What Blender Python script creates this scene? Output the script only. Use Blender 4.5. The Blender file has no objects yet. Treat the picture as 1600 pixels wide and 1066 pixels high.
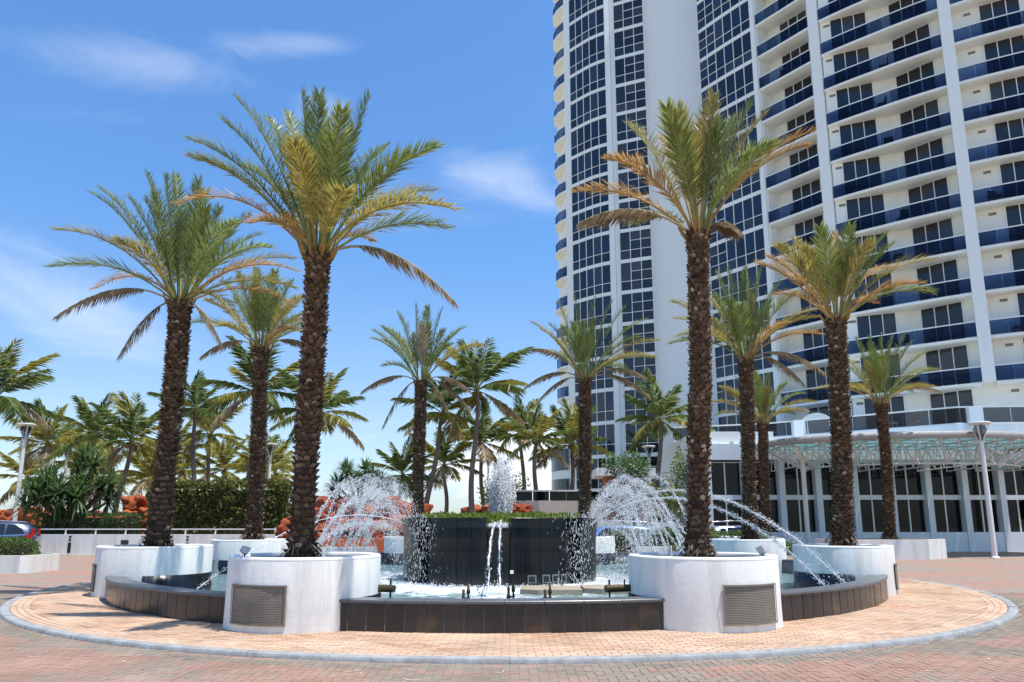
import bpy, math, random
from mathutils import Vector, Matrix, noise
R = math.radians
sin, cos, pi = math.sin, math.cos, math.pi
rng = random.Random(7)
S = bpy.context.scene
COL = S.collection

# ------------------------------------------------------------------ camera
cam = bpy.data.cameras.new('camera'); co = bpy.data.objects.new('camera', cam); COL.objects.link(co)
co.location = (0, 0, 1.6); co.rotation_euler = (pi/2 + 0.180, 0, -0.003)
cam.sensor_width = 36; cam.lens = 24.95; cam.shift_y = 0.0519; cam.clip_end = 6000; cam.clip_start = .1
S.camera = co

# ------------------------------------------------------------------ sky and sun
SUN_AZ, SUN_EL = R(66), R(74)                       # azimuth measured from the camera side towards the right
sund = Vector((sin(SUN_AZ)*cos(SUN_EL), -cos(SUN_AZ)*cos(SUN_EL), sin(SUN_EL)))
W = bpy.data.worlds.new('World'); S.world = W; W.use_nodes = True
nt = W.node_tree; nt.nodes.clear()
def N(t, **k):
    n = nt.nodes.new(t)
    for a, b in k.items(): setattr(n, a, b)
    return n
def L(a, b): nt.links.new(a, b)
out = N('ShaderNodeOutputWorld'); bg = N('ShaderNodeBackground'); bg.inputs[1].default_value = 0.15
sky = N('ShaderNodeTexSky'); sky.sky_type = 'NISHITA'; sky.sun_disc = False
sky.sun_elevation = SUN_EL; sky.sun_rotation = math.atan2(sund.x, sund.y)
sky.air_density = 1.15; sky.dust_density = 0.55; sky.ozone_density = 3.2
tc = N('ShaderNodeTexCoord'); sep = N('ShaderNodeSeparateXYZ'); L(tc.outputs['Generated'], sep.inputs[0])
# clear maritime air: the same blue cast at every azimuth, strongest overhead
tint = N('ShaderNodeValToRGB'); tint.color_ramp.elements[0].color = (.64, .75, 1.0, 1); tint.color_ramp.elements[1].position = .38; tint.color_ramp.elements[1].color = (.53, .78, 1.0, 1)
e_ = tint.color_ramp.elements.new(.14); e_.color = (.76, .79, .84, 1); L(sep.outputs[2], tint.inputs[0])
hsv = N('ShaderNodeMix', data_type='RGBA', blend_type='MULTIPLY'); hsv.inputs[0].default_value = 1; L(sky.outputs[0], hsv.inputs[6]); L(tint.outputs[0], hsv.inputs[7])
gain = N('ShaderNodeVectorMath', operation='SCALE'); gain.inputs['Scale'].default_value = 1.13; L(hsv.outputs[2], gain.inputs[0])
def M(op, a, b=None, c=None, clamp=False):
    n = N('ShaderNodeMath', operation=op, use_clamp=clamp)
    for i, v in enumerate((a, b, c)):
        if v is None: continue
        if isinstance(v, (int, float)): n.inputs[i].default_value = v
        else: L(v, n.inputs[i])
    return n.outputs[0]
zz = M('ADD', M('MAXIMUM', sep.outputs[2], 0.0), 0.12)
cmb = N('ShaderNodeCombineXYZ'); L(M('DIVIDE', sep.outputs[0], zz), cmb.inputs[0]); L(M('DIVIDE', sep.outputs[1], zz), cmb.inputs[1])
mp = N('ShaderNodeMapping'); mp.inputs['Scale'].default_value = (0.9, 1.9, 1); mp.inputs['Rotation'].default_value = (0, 0, R(-28)); L(cmb.outputs[0], mp.inputs[0])
n1 = N('ShaderNodeTexNoise'); n1.inputs['Scale'].default_value = 1.1; n1.inputs['Detail'].default_value = 7; n1.inputs['Roughness'].default_value = .55; n1.inputs['Distortion'].default_value = .6; L(mp.outputs[0], n1.inputs['Vector'])
wisp = N('ShaderNodeMapRange'); wisp.interpolation_type = 'SMOOTHSTEP'; wisp.inputs[1].default_value = .56; wisp.inputs[2].default_value = .86; wisp.inputs[4].default_value = .45; L(n1.outputs[0], wisp.inputs[0])
# cloud banks in view: soft patches broken up by noise
n2 = N('ShaderNodeTexNoise'); n2.inputs['Scale'].default_value = 6; n2.inputs['Detail'].default_value = 9; n2.inputs['Roughness'].default_value = .64; n2.inputs['Distortion'].default_value = .9
mp2 = N('ShaderNodeMapping'); mp2.inputs['Rotation'].default_value = (0, R(18), 0); mp2.inputs['Scale'].default_value = (.75, 1, 1.9); L(tc.outputs['Generated'], mp2.inputs[0]); L(mp2.outputs[0], n2.inputs['Vector'])
def patch(az, el, waz, wel, tilt, amt, lo, hi):
    d = Vector((sin(R(az))*cos(R(el)), cos(R(az))*cos(R(el)), sin(R(el))))
    rgt = Vector((cos(R(az)), -sin(R(az)), 0)); up = rgt.cross(d); t = R(tilt)
    ax = rgt*cos(t) + up*sin(t); ay = up*cos(t) - rgt*sin(t)
    def dot(v):
        n = N('ShaderNodeVectorMath', operation='DOT_PRODUCT'); L(tc.outputs['Generated'], n.inputs[0]); n.inputs[1].default_value = v; return n.outputs['Value']
    x = M('DIVIDE', dot(ax), R(waz)); y = M('DIVIDE', dot(ay), R(wel))
    r2 = M('ADD', M('MULTIPLY', x, x), M('MULTIPLY', y, y))
    g = M('POWER', 2.718, M('MULTIPLY', r2, -1.0)); g = M('MULTIPLY', g, M('GREATER_THAN', dot(d), 0.0))
    m = N('ShaderNodeMapRange'); m.interpolation_type = 'SMOOTHSTEP'; m.inputs[1].default_value = lo; m.inputs[2].default_value = hi
    L(M('MULTIPLY_ADD', n2.outputs[0], 1.0, M('MULTIPLY', g, 0.62)), m.inputs[0])
    return M('MULTIPLY', m.outputs[0], amt)
acc = M('MULTIPLY', wisp.outputs[0], 0.55)
for a in ((-30, 31.5, 9, 2.2, 8, .30, .74, 1.40), (-1.5, 27, 7, 2.6, -16, .40, .76, 1.40), (-19, 35, 7, 1.2, 12, .26, .76, 1.35), (-16, 31, 3, 2, 0, .24, .76, 1.3),
          (0.0, 4.6, 9, 3.6, 0, .97, .74, 1.02), (-34, 15, 11, 3.5, -22, .36, .70, 1.3), (30, 4, 20, 3, 0, .6, .85, 1.25), (-32, 3, 22, 2.2, 0, .40, .8, 1.3), (80, 8, 30, 6, 0, .6, .85, 1.25), (-110, 9, 40, 6, 0, .6, .85, 1.25), (170, 8, 50, 6, 0, .6, .85, 1.25)):
    acc = M('ADD', acc, patch(*a))
acc = M('MINIMUM', acc, 0.92)
mx = N('ShaderNodeMix', data_type='RGBA'); L(acc, mx.inputs[0]); L(gain.outputs[0], mx.inputs[6]); mx.inputs[7].default_value = (6.0, 6.3, 6.8, 1)
L(mx.outputs[2], bg.inputs[0]); L(bg.outputs[0], out.inputs[0])
sl = bpy.data.lights.new('sun', 'SUN'); sl.energy = 4.6; sl.angle = R(.53); sl.color = (1, .965, .90)
so = bpy.data.objects.new('sun', sl); COL.objects.link(so); so.rotation_euler = sund.to_track_quat('Z', 'Y').to_euler(); so.location = (20, -10, 80)
S.view_settings.view_transform = 'Standard'; S.view_settings.look = 'None'; S.view_settings.gamma = 1; S.view_settings.exposure = 0.34
S.cycles.max_bounces = 8; S.cycles.transparent_max_bounces = 8; S.cycles.caustics_reflective = False; S.cycles.caustics_refractive = False
S.cycles.use_denoising = True

# ------------------------------------------------------------------ mesh helpers
class MB:
    def __init__(s): s.v = []; s.f = []; s.a = []; s.sm = []
    def add(s, vs, fs, val=0.5, smooth=False):
        b = len(s.v); s.v += [tuple(p) for p in vs]
        for f in fs: s.f.append(tuple(b+i for i in f)); s.a.append(val); s.sm.append(smooth)
    def box(s, x0, x1, y0, y1, z0, z1, val=.5):
        s.add([(x0,y0,z0),(x1,y0,z0),(x1,y1,z0),(x0,y1,z0),(x0,y0,z1),(x1,y0,z1),(x1,y1,z1),(x0,y1,z1)],
              [(0,3,2,1),(4,5,6,7),(0,1,5,4),(1,2,6,5),(2,3,7,6),(3,0,4,7)], val)
    def bar(s, a, b, z0, z1, o0, o1, val=.5, ext=0):
        """box along plan segment a-b, from offset o0 to o1 on its right-hand side normal (towards the viewer)"""
        a = Vector(a); b = Vector(b); d = (b-a).normalized(); n = Vector((d.y, -d.x)); a = a-d*ext; b = b+d*ext
        p = [a+n*o0, b+n*o0, b+n*o1, a+n*o1]
        s.prism([(q.x, q.y) for q in p], z0, z1, val)
    def prism(s, poly, z0, z1, val=.5):
        ar = sum(poly[i][0]*poly[(i+1) % len(poly)][1]-poly[(i+1) % len(poly)][0]*poly[i][1] for i in range(len(poly)))
        if ar < 0: poly = poly[::-1]
        n = len(poly)
        s.add([(x, y, z0) for x, y in poly]+[(x, y, z1) for x, y in poly],
              [tuple(range(n-1, -1, -1)), tuple(range(n, 2*n))]+[(i, (i+1) % n, n+(i+1) % n, n+i) for i in range(n)], val)
    def tube(s, pts, rad, seg=8, val=.5, cap=True, smooth=True):
        pts = [Vector(p) for p in pts]; m = len(pts); rr = rad if isinstance(rad, (list, tuple)) else [rad]*m
        vs = []; ref = Vector((0.13, .21, .97))
        for i, p in enumerate(pts):
            d = (pts[min(i+1, m-1)]-pts[max(i-1, 0)]).normalized()
            if abs(d.dot(ref)) > .95: rf = Vector((1, .1, 0))
            else: rf = ref
            u = d.cross(rf).normalized(); w = d.cross(u)
            for k in range(seg):
                t = 2*pi*k/seg; vs.append(p+(u*cos(t)+w*sin(t))*rr[i])
        fs = [(i*seg+k, i*seg+(k+1) % seg, (i+1)*seg+(k+1) % seg, (i+1)*seg+k) for i in range(m-1) for k in range(seg)]
        s.add(vs, fs, val, smooth)
        if cap: s.add(vs[:seg], [tuple(range(seg-1, -1, -1))], val); s.add(vs[-seg:], [tuple(range(seg))], val)
    def lathe(s, prof, c=(0, 0, 0), seg=48, val=.5, t0=0, t1=2*pi, smooth=True):
        full = abs(t1-t0-2*pi) < 1e-6; n = seg if full else seg+1
        vs = [(c[0]+r*sin(t0+(t1-t0)*k/seg), c[1]-r*cos(t0+(t1-t0)*k/seg), c[2]+z) for r, z in prof for k in range(n)]
        fs = [(i*n+k, i*n+(k+1) % n, (i+1)*n+(k+1) % n, (i+1)*n+k) for i in range(len(prof)-1) for k in range(seg)]
        s.add(vs, fs, val, smooth)
    def build(s, name, mat, parent=None, smooth=None, attr=True):
        me = bpy.data.meshes.new(name); me.from_pydata(s.v, [], s.f)
        if mat: me.materials.append(mat)
        if attr:
            at = me.attributes.new('rnd', 'FLOAT', 'FACE'); at.data.foreach_set('value', s.a)
        me.polygons.foreach_set('use_smooth', s.sm if smooth is None else [smooth]*len(s.f))
        me.update()
        return place(name, me, parent)
def place(name, me, parent=None, M4=None):
    o = bpy.data.objects.new(name, me); COL.objects.link(o)
    if parent is not None: o.parent = parent
    if M4 is not None: o.matrix_basis = M4
    return o
def empty(name, loc, rz=0):
    o = bpy.data.objects.new(name, None); COL.objects.link(o); o.location = loc; o.rotation_euler = (0, 0, rz); o.empty_display_size = .2; return o
def tag(o, label=None, cat=None, group=None, kind=None):
    if label: o['label'] = label
    if cat: o['category'] = cat
    if group: o['group'] = group
    if kind: o['kind'] = kind
    return o

# ------------------------------------------------------------------ materials
def newmat(name):
    m = bpy.data.materials.new(name); m.use_nodes = True; t = m.node_tree; t.nodes.clear()
    o = t.nodes.new('ShaderNodeOutputMaterial'); p = t.nodes.new('ShaderNodeBsdfPrincipled'); t.links.new(p.outputs[0], o.inputs[0])
    return m, t, p, o
def ramp(t, fac, cols):
    r = t.nodes.new('ShaderNodeValToRGB'); e = r.color_ramp.elements
    while len(e) < len(cols): e.new(.5)
    for i, (pos, c) in enumerate(cols): e[i].position = pos; e[i].color = (*c, 1)
    t.links.new(fac, r.inputs[0]); return r.outputs[0]
def noisetex(t, scale, detail=4, rough=.55, dist=0, vec=None, coord='Object', stretch=None):
    n = t.nodes.new('ShaderNodeTexNoise'); n.inputs['Scale'].default_value = scale; n.inputs['Detail'].default_value = detail; n.inputs['Roughness'].default_value = rough; n.inputs['Distortion'].default_value = dist
    if vec is None:
        c = t.nodes.new('ShaderNodeTexCoord'); vec = c.outputs[coord]
        if coord == 'World': pass
    if stretch:
        mpn = t.nodes.new('ShaderNodeMapping'); mpn.inputs['Scale'].default_value = stretch; t.links.new(vec, mpn.inputs[0]); vec = mpn.outputs[0]
    t.links.new(vec, n.inputs['Vector']); return n.outputs[0]
def worldpos(t):
    g = t.nodes.new('ShaderNodeNewGeometry'); return g.outputs['Position']
def mixc(t, fac, a, b, typ='MIX'):
    m = t.nodes.new('ShaderNodeMix'); m.data_type = 'RGBA'; m.blend_type = typ
    for i, v in ((0, fac), (6, a), (7, b)):
        if isinstance(v, (int, float)): m.inputs[i].default_value = v
        elif isinstance(v, tuple): m.inputs[i].default_value = (*v, 1)
        else: t.links.new(v, m.inputs[i])
    return m.outputs[2]
def mth(t, op, a, b=None, clamp=False):
    n = t.nodes.new('ShaderNodeMath'); n.operation = op; n.use_clamp = clamp
    for i, v in enumerate((a, b)):
        if v is None: continue
        if isinstance(v, (int, float)): n.inputs[i].default_value = v
        else: t.links.new(v, n.inputs[i])
    return n.outputs[0]
def bump(t, p, h, strength=.3, dist=.02):
    b = t.nodes.new('ShaderNodeBump'); b.inputs['Strength'].default_value = strength; b.inputs['Distance'].default_value = dist
    t.links.new(h, b.inputs['Height']); t.links.new(b.outputs[0], p.inputs['Normal'])
def attr(t, name='rnd'):
    a = t.nodes.new('ShaderNodeAttribute'); a.attribute_name = name; return a.outputs['Fac']
def plain(name, col, rough=.55, var=.12, scale=3, metal=0, spec=.5, bmp=0, bscale=40, dirt=None):
    m, t, p, o = newmat(name); wp = worldpos(t)
    n = noisetex(t, scale, 5, .6, vec=wp)
    c = mixc(t, n, tuple(max(0, x*(1-var)) for x in col), tuple(min(1, x*(1+var)) for x in col))
    if dirt:
        dn = noisetex(t, 1.1, 7, .74, .3, vec=wp, stretch=(2.4, 2.4, .30)); f = mth(t, 'MULTIPLY', mth(t, 'SUBTRACT', dn, .46, True), 2.4*dirt[1], True)
        c = mixc(t, f, c, dirt[0])
    t.links.new(c, p.inputs['Base Color']); p.inputs['Roughness'].default_value = rough; p.inputs['Metallic'].default_value = metal; p.inputs['Specular IOR Level'].default_value = spec
    if bmp: bump(t, p, noisetex(t, bscale, 4, .6, vec=wp), bmp, .01)
    return m
def byattr(name, cols, rough=.7, var=.25, scale=6, spec=.3, bmp=0, bscale=60, transl=0):
    m, t, p, o = newmat(name); c = ramp(t, attr(t), cols); n = noisetex(t, scale, 4, .6, vec=worldpos(t))
    c = mixc(t, 1.0, c, ramp(t, n, [(.25, (1-var,)*3), (.75, (1+var,)*3)]), 'MULTIPLY')
    t.links.new(c, p.inputs['Base Color']); p.inputs['Roughness'].default_value = rough; p.inputs['Specular IOR Level'].default_value = spec
    if bmp: bump(t, p, noisetex(t, bscale, 3, .6, vec=worldpos(t)), bmp, .01)
    if transl:
        tr = t.nodes.new('ShaderNodeBsdfTranslucent'); t.links.new(c, tr.inputs[0]); ms = t.nodes.new('ShaderNodeMixShader'); ms.inputs[0].default_value = transl
        t.links.new(p.outputs[0], ms.inputs[1]); t.links.new(tr.outputs[0], ms.inputs[2]); t.links.new(ms.outputs[0], o.inputs[0])
    return m
MT = {}
MT['stucco'] = plain('white_stucco', (.82, .81, .75), .75, .04, 2.5, spec=.25, bmp=.5, bscale=9, dirt=((.50, .46, .40), 1.0))
MT['rim'] = plain('white_rim', (.85, .84, .785), .7, .04, 5, spec=.25, bmp=.15, bscale=30)
MT['tower'] = plain('tower_white', (.865, .87, .815), .5, .03, .6, spec=.35, dirt=((.66, .66, .65), .35))
MT['towercream'] = plain('tower_cream', (.875, .865, .78), .6, .03, .8, spec=.3, dirt=((.78, .76, .71), .3))
MT['column'] = plain('column_paint', (.80, .80, .75), .36, .03, .5, spec=.5, bmp=.05, bscale=3)
MT['whitemetal'] = plain('white_metal', (.80, .79, .73), .4, .03, 4)
MT['podium'] = plain('podium_paint', (.70, .75, .77), .5, .05, 1.2, dirt=((.50, .55, .57), .5))
MT['strut'] = plain('strut_paint', (.60, .60, .58), .5, .08, 3)
MT['soil'] = plain('soil_mulch', (.10, .075, .055), .95, .5, 22, bmp=.8, bscale=40)
MT['slab'] = plain('concrete_slab', (.34, .28, .20), .9, .25, 6, bmp=.3, bscale=30)
MT['bronze'] = plain('bronze', (.085, .062, .032), .45, .35, 12, metal=.55)
MT['darkmetal'] = plain('dark_metal', (.035, .033, .03), .5, .3, 10, metal=.4)
MT['grey'] = plain('grey_metal', (.42, .42, .41), .45, .1, 5, metal=.3)
MT['beige'] = plain('beige_wall', (.58, .50, .42), .8, .06, 2)
MT['brickred'] = plain('brick_red', (.32, .13, .09), .85, .3, 6)
m, t, p, o = newmat('red_rock'); wp = worldpos(t); n_ = noisetex(t, 2.4, 7, .72, .6, vec=wp)
t.links.new(ramp(t, n_, [(.30, (.10, .022, .010)), (.44, (.28, .055, .018)), (.58, (.42, .098, .028)), (.75, (.50, .19, .080))]), p.inputs['Base Color']); p.inputs['Roughness'].default_value = .95; bump(t, p, noisetex(t, 4, 6, .7, vec=wp), 1.0, .12); MT['rock'] = m
MT['kerb'] = plain('kerb_paint', (.33, .335, .33), .9, .45, 7, spec=.2, bmp=.7, bscale=22, dirt=((.17, .165, .15), 1.3))
MT['ledge'] = plain('orange_ledge', (.50, .125, .040), .9, .35, 2.5, bmp=.8, bscale=6)
MT['black'] = plain('black_rubber', (.012, .012, .012), .7, .2, 5)
MT['chrome'] = plain('chrome', (.75, .75, .76), .2, .05, 5, metal=1)
def paintmat(name, col):
    m, t, p, o = newmat(name); p.inputs['Base Color'].default_value = (*col, 1); p.inputs['Roughness'].default_value = .28; p.inputs['Metallic'].default_value = .35; p.inputs['Coat Weight'].default_value = .8; p.inputs['Coat Roughness'].default_value = .04; return m
MT['suv'] = paintmat('suv_paint', (.05, .075, .12)); MT['bluecar'] = paintmat('blue_paint', (.10, .24, .55)); MT['whitecar'] = paintmat('white_paint', (.80, .80, .80))
def glassmat(name, a, b, rough=.03, spec=.6, cur=.028):
    m, t, p, o = newmat(name); c = ramp(t, attr(t), [(0, a), (.82, b), (.83, tuple(x*.6+cur for x in b)), (1, tuple(x*.6+cur*1.6 for x in b))])
    wp = worldpos(t); n = noisetex(t, .35, 3, .6, vec=wp); c = mixc(t, mth(t, 'MULTIPLY', n, .6), c, tuple(x*.5 for x in a))
    t.links.new(c, p.inputs['Base Color']); p.inputs['Roughness'].default_value = rough; p.inputs['Specular IOR Level'].default_value = spec; p.inputs['IOR'].default_value = 1.5
    bump(t, p, noisetex(t, .8, 2, .5, vec=wp), .02, .05); return m
MT['glass'] = glassmat('window_glass', (.010, .014, .022), (.030, .037, .046))
MT['blueglass'] = glassmat('curtain_glass', (.009, .012, .017), (.014, .034, .085))
m, t, p, o = newmat('balcony_glass'); p.inputs['Base Color'].default_value = (.012, .020, .045, 1); p.inputs['Roughness'].default_value = .04; p.inputs['Specular IOR Level'].default_value = .6
tp = t.nodes.new('ShaderNodeBsdfTransparent'); t.links.new(ramp(t, attr(t), [(0, (.32, .40, .56)), (1, (.52, .61, .77))]), tp.inputs[0]); ms = t.nodes.new('ShaderNodeMixShader'); ms.inputs[0].default_value = .80
t.links.new(p.outputs[0], ms.inputs[1]); t.links.new(tp.outputs[0], ms.inputs[2]); t.links.new(ms.outputs[0], o.inputs[0]); MT['balconyglass'] = m
MT['shopglass'] = glassmat('shop_glass', (.005, .006, .006), (.010, .013, .012), spec=.22, cur=.004)
m, t, p, o = newmat('terrace_glass'); p.inputs['Base Color'].default_value = (.06, .06, .065, 1); p.inputs['Roughness'].default_value = .04
tp = t.nodes.new('ShaderNodeBsdfTransparent'); tp.inputs[0].default_value = (.55, .55, .56, 1); ms = t.nodes.new('ShaderNodeMixShader'); ms.inputs[0].default_value = .75
t.links.new(p.outputs[0], ms.inputs[1]); t.links.new(tp.outputs[0], ms.inputs[2]); t.links.new(ms.outputs[0], o.inputs[0]); MT['smoke'] = m
m, t, p, o = newmat('taillight'); p.inputs['Base Color'].default_value = (.45, .012, .012, 1); p.inputs['Roughness'].default_value = .15; MT['red'] = m
# teal canopy glass: light passes through it
m, t, p, o = newmat('teal_glass'); p.inputs['Base Color'].default_value = (.46, .66, .67, 1); p.inputs['Roughness'].default_value = .2
tr = t.nodes.new('ShaderNodeBsdfTranslucent'); tr.inputs[0].default_value = (.40, .62, .64, 1); ms = t.nodes.new('ShaderNodeMixShader'); ms.inputs[0].default_value = .6
t.links.new(p.outputs[0], ms.inputs[1]); t.links.new(tr.outputs[0], ms.inputs[2]); t.links.new(ms.outputs[0], o.inputs[0]); MT['teal'] = m
# dark polished granite with mineral streaks
def granite(name, col, rough, stain=None):
    m, t, p, o = newmat(name); wp = worldpos(t); a = attr(t)
    c = ramp(t, a, [(0, tuple(x*.75 for x in col)), (1, tuple(x*1.35 for x in col))])
    st = noisetex(t, 5, 5, .65, vec=wp, stretch=(3, 3, .25)); c = mixc(t, mth(t, 'MULTIPLY', mth(t, 'SUBTRACT', st, .52, True), 1.3, True), c, tuple(min(.16, x*3.2) for x in col))
    if stain:
        sn = noisetex(t, 1.3, 3, .5, vec=wp); sx = t.nodes.new('ShaderNodeSeparateXYZ'); t.links.new(wp, sx.inputs[0])
        f = mth(t, 'MULTIPLY', mth(t, 'SUBTRACT', sn, stain[1], True), 4.5, True); c = mixc(t, f, c, stain[0])
    t.links.new(c, p.inputs['Base Color']); p.inputs['Roughness'].default_value = rough; p.inputs['Specular IOR Level'].default_value = .55
    t.links.new(ramp(t, st, [(.3, (rough,)*3), (.8, (rough+.18,)*3)]), p.inputs['Roughness']); return m
MT['tile'] = granite('granite_tile', (.020, .0195, .0195), .17, ((.20, .12, .035), .62))
MT['coping'] = plain('granite_coping', (.11, .115, .12), .35, .25, 6)
MT['core'] = granite('core_granite', (.0065, .0072, .0085), .14)
MT['grout'] = plain('grout', (.22, .215, .21), .9, .2, 8)
# grille
MT['grille'] = plain('grille_metal', (.235, .205, .16), .75, .25, 6, metal=.05)
# pavers
MT['peach'] = byattr('peach_paver', [(0, (.40, .24, .155)), (.35, (.50, .325, .215)), (.7, (.54, .375, .260)), (1, (.56, .42, .305))], .9, .24, .9, .15, .5, 60)
MT['roadpaver'] = byattr('road_paver', [(0, (.205, .175, .14)), (.42, (.265, .215, .165)), (.58, (.30, .21, .16)), (.8, (.32, .19, .142)), (1, (.34, .215, .165))], .92, .22, 1.1, .15, .5, 50)
MT['joint'] = plain('sand_joint', (.40, .27, .19), .95, .3, 9)
# road beyond the built pavers
m, t, p, o = newmat('road_far'); wp = worldpos(t)
bn = noisetex(t, .55, 5, .62, .3, vec=wp, stretch=(.45, 1, 1)); fn = noisetex(t, 7, 4, .7, vec=wp)
c = ramp(t, bn, [(.36, (.26, .225, .18)), (.47, (.30, .22, .165)), (.58, (.35, .195, .14)), (.72, (.34, .23, .175))]); c = mixc(t, 1.0, c, ramp(t, fn, [(.2, (.78,)*3), (.8, (1.22,)*3)]), 'MULTIPLY')
br = t.nodes.new('ShaderNodeTexBrick'); br.inputs['Scale'].default_value = 1; br.inputs['Brick Width'].default_value = .2; br.inputs['Row Height'].default_value = .1; br.inputs['Mortar Size'].default_value = .006
br.inputs['Color1'].default_value = (.9, .9, .9, 1); br.inputs['Color2'].default_value = (1.1, 1.1, 1.1, 1); br.inputs['Mortar'].default_value = (.72, .7, .66, 1); t.links.new(wp, br.inputs[0])
c = mixc(t, 1.0, c, br.outputs[0], 'MULTIPLY'); t.links.new(c, p.inputs['Base Color']); p.inputs['Roughness'].default_value = .92; MT['road'] = m
MT['ground'] = plain('sandy_ground', (.42, .37, .28), .95, .25, .15)
# water
m, t, p, o = newmat('pool_water'); wp = worldpos(t)
fo = noisetex(t, 1.5, 6, .68, .8, vec=wp); vs = t.nodes.new('ShaderNodeVectorMath'); vs.operation = 'DISTANCE'; t.links.new(wp, vs.inputs[0]); vs.inputs[1].default_value = (-.27, 19.2, .1)
near = t.nodes.new('ShaderNodeMapRange'); near.inputs[1].default_value = 2.4; near.inputs[2].default_value = 6.2; near.inputs[3].default_value = .30; near.inputs[4].default_value = -.10; t.links.new(vs.outputs['Value'], near.inputs[0])
f = mth(t, 'MULTIPLY', mth(t, 'SUBTRACT', mth(t, 'ADD', fo, near.outputs[0]), .56, True), 4.0, True)
c = mixc(t, f, mixc(t, noisetex(t, 3, 3, .5, vec=wp), (.10, .19, .20), (.20, .30, .31)), (.86, .89, .90)); t.links.new(c, p.inputs['Base Color'])
t.links.new(ramp(t, f, [(0, (.06,)*3), (1, (.6,)*3)]), p.inputs['Roughness']); p.inputs['IOR'].default_value = 1.33
bump(t, p, noisetex(t, 5, 5, .65, .5, vec=wp), .9, .06); MT['water'] = m
m, t, p, o = newmat('water_drops'); p.inputs['Base Color'].default_value = (.93, .95, .97, 1); p.inputs['Roughness'].default_value = .12; p.inputs['IOR'].default_value = 1.33; p.inputs['Transmission Weight'].default_value = .22; MT['drops'] = m
m, t, p, o = newmat('foam'); wp = worldpos(t); p.inputs['Base Color'].default_value = (.90, .92, .93, 1); p.inputs['Roughness'].default_value = .5; bump(t, p, noisetex(t, 18, 4, .7, vec=wp), .8, .05); MT['foam'] = m
# vegetation
MT['bark'] = byattr('date_palm_bark', [(0, (.045, .030, .021)), (.45, (.125, .083, .056)), (.8, (.235, .168, .118)), (1, (.46, .38, .30))], .95, .4, 14, .1, .6, 50)
MT['cocobark'] = plain('coconut_bark', (.17, .135, .105), .9, .25, 4, bmp=.4, bscale=20)
FC = {'g': [(0, (.12, .17, .036)), (.5, (.23, .285, .064)), (1, (.44, .46, .19))], 'o': [(0, (.22, .20, .042)), (.5, (.38, .32, .075)), (1, (.54, .45, .17))],
      'b': [(0, (.32, .18, .050)), (.5, (.50, .29, .080)), (1, (.60, .43, .18))], 'd': [(0, (.30, .215, .125)), (.5, (.46, .36, .215)), (1, (.60, .52, .38))],
      'c': [(0, (.085, .14, .04)), (.5, (.20, .27, .075)), (1, (.44, .46, .18))], 'y': [(0, (.22, .24, .045)), (.5, (.42, .39, .085)), (1, (.60, .53, .22))],
      'p': [(0, (0.035, 0.072, 0.029)), (.5, (0.088, 0.160, 0.051)), (1, (0.208, 0.304, 0.112))], 'h': [(0, (0.045, 0.083, 0.018)), (.5, (0.112, 0.188, 0.033)), (1, (0.255, 0.345, 0.075))],
      's': [(0, (0.056, 0.088, 0.026)), (.55, (0.144, 0.192, 0.045)), (.8, (0.352, 0.240, 0.080)), (1, (0.512, 0.480, 0.208))], 't': [(0, (0.077, 0.132, 0.017)), (.5, (0.209, 0.286, 0.039)), (1, (0.352, 0.396, 0.099))]}
for k, v in FC.items(): MT['leaf_'+k] = byattr('leaf_'+k, v, .38, .25, 4, .5, transl=.5)

# ------------------------------------------------------------------ ground, road, island
CX, CY = -.27, 19.97          # fountain centre
KX = 0.0                       # kerb circle centre x
RK, RW = 11.35, 9.40
g = MB(); g.add([(-3000, -200, -.03), (3000, -200, -.03), (3000, 4000, -.03), (-3000, 4000, -.03)], [(0, 1, 2, 3)]); tag(g.build('ground', MT['ground']), kind='structure')
rd = MB(); rd.add([(-60, -8, 0), (60, -8, 0), (60, 37, 0), (-60, 37, 0)], [(0, 1, 2, 3)]); road = tag(rd.build('road', MT['road']), kind='structure')
rd2 = MB(); rd2.add([(-9.5, 37, 0), (60, 37, 0), (60, 44, 0), (-9.5, 44, 0)], [(0, 1, 2, 3)]); tag(rd2.build('road', MT['road']), kind='structure')
PL = {  # planters: x, y, radius, label
 'FL': (-3.27, 11.72, 1.175, 'round white stucco planter at front left with a metal grille'),
 'FR': (3.10, 11.76, 1.165, 'round white stucco planter at front right with a metal grille'),
 'L': (-8.07, 16.60, 1.20, 'round white planter streaked with frond shadows, leftmost in the fountain ring'),
 'R': (7.74, 16.90, 1.075, 'round white planter at the right end of the fountain ring'),
 'BL': (-8.20, 23.07, 1.20, 'white planter at back left of the pool, behind the leftmost planter'),
 'BR': (7.62, 23.38, 1.20, 'white planter at back right of the pool, behind the rightmost planter'),
 'RL': (-3.60, 27.80, 1.20, 'white planter behind the left end of the black cascade'),
 'RR': (2.83, 27.90, 1.20, 'white planter behind the right end of the black cascade')}
def in_planter(x, y, pad=0): return any((x-a)**2+(y-b)**2 < (r+pad)**2 for a, b, r, _ in PL.values())
isl = MB(); isl.lathe([(RK-.2, .045), (RW-.5, .045)], (KX, CY, 0), 128); island = tag(isl.build('island_pavement', MT['joint']), kind='structure')
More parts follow.
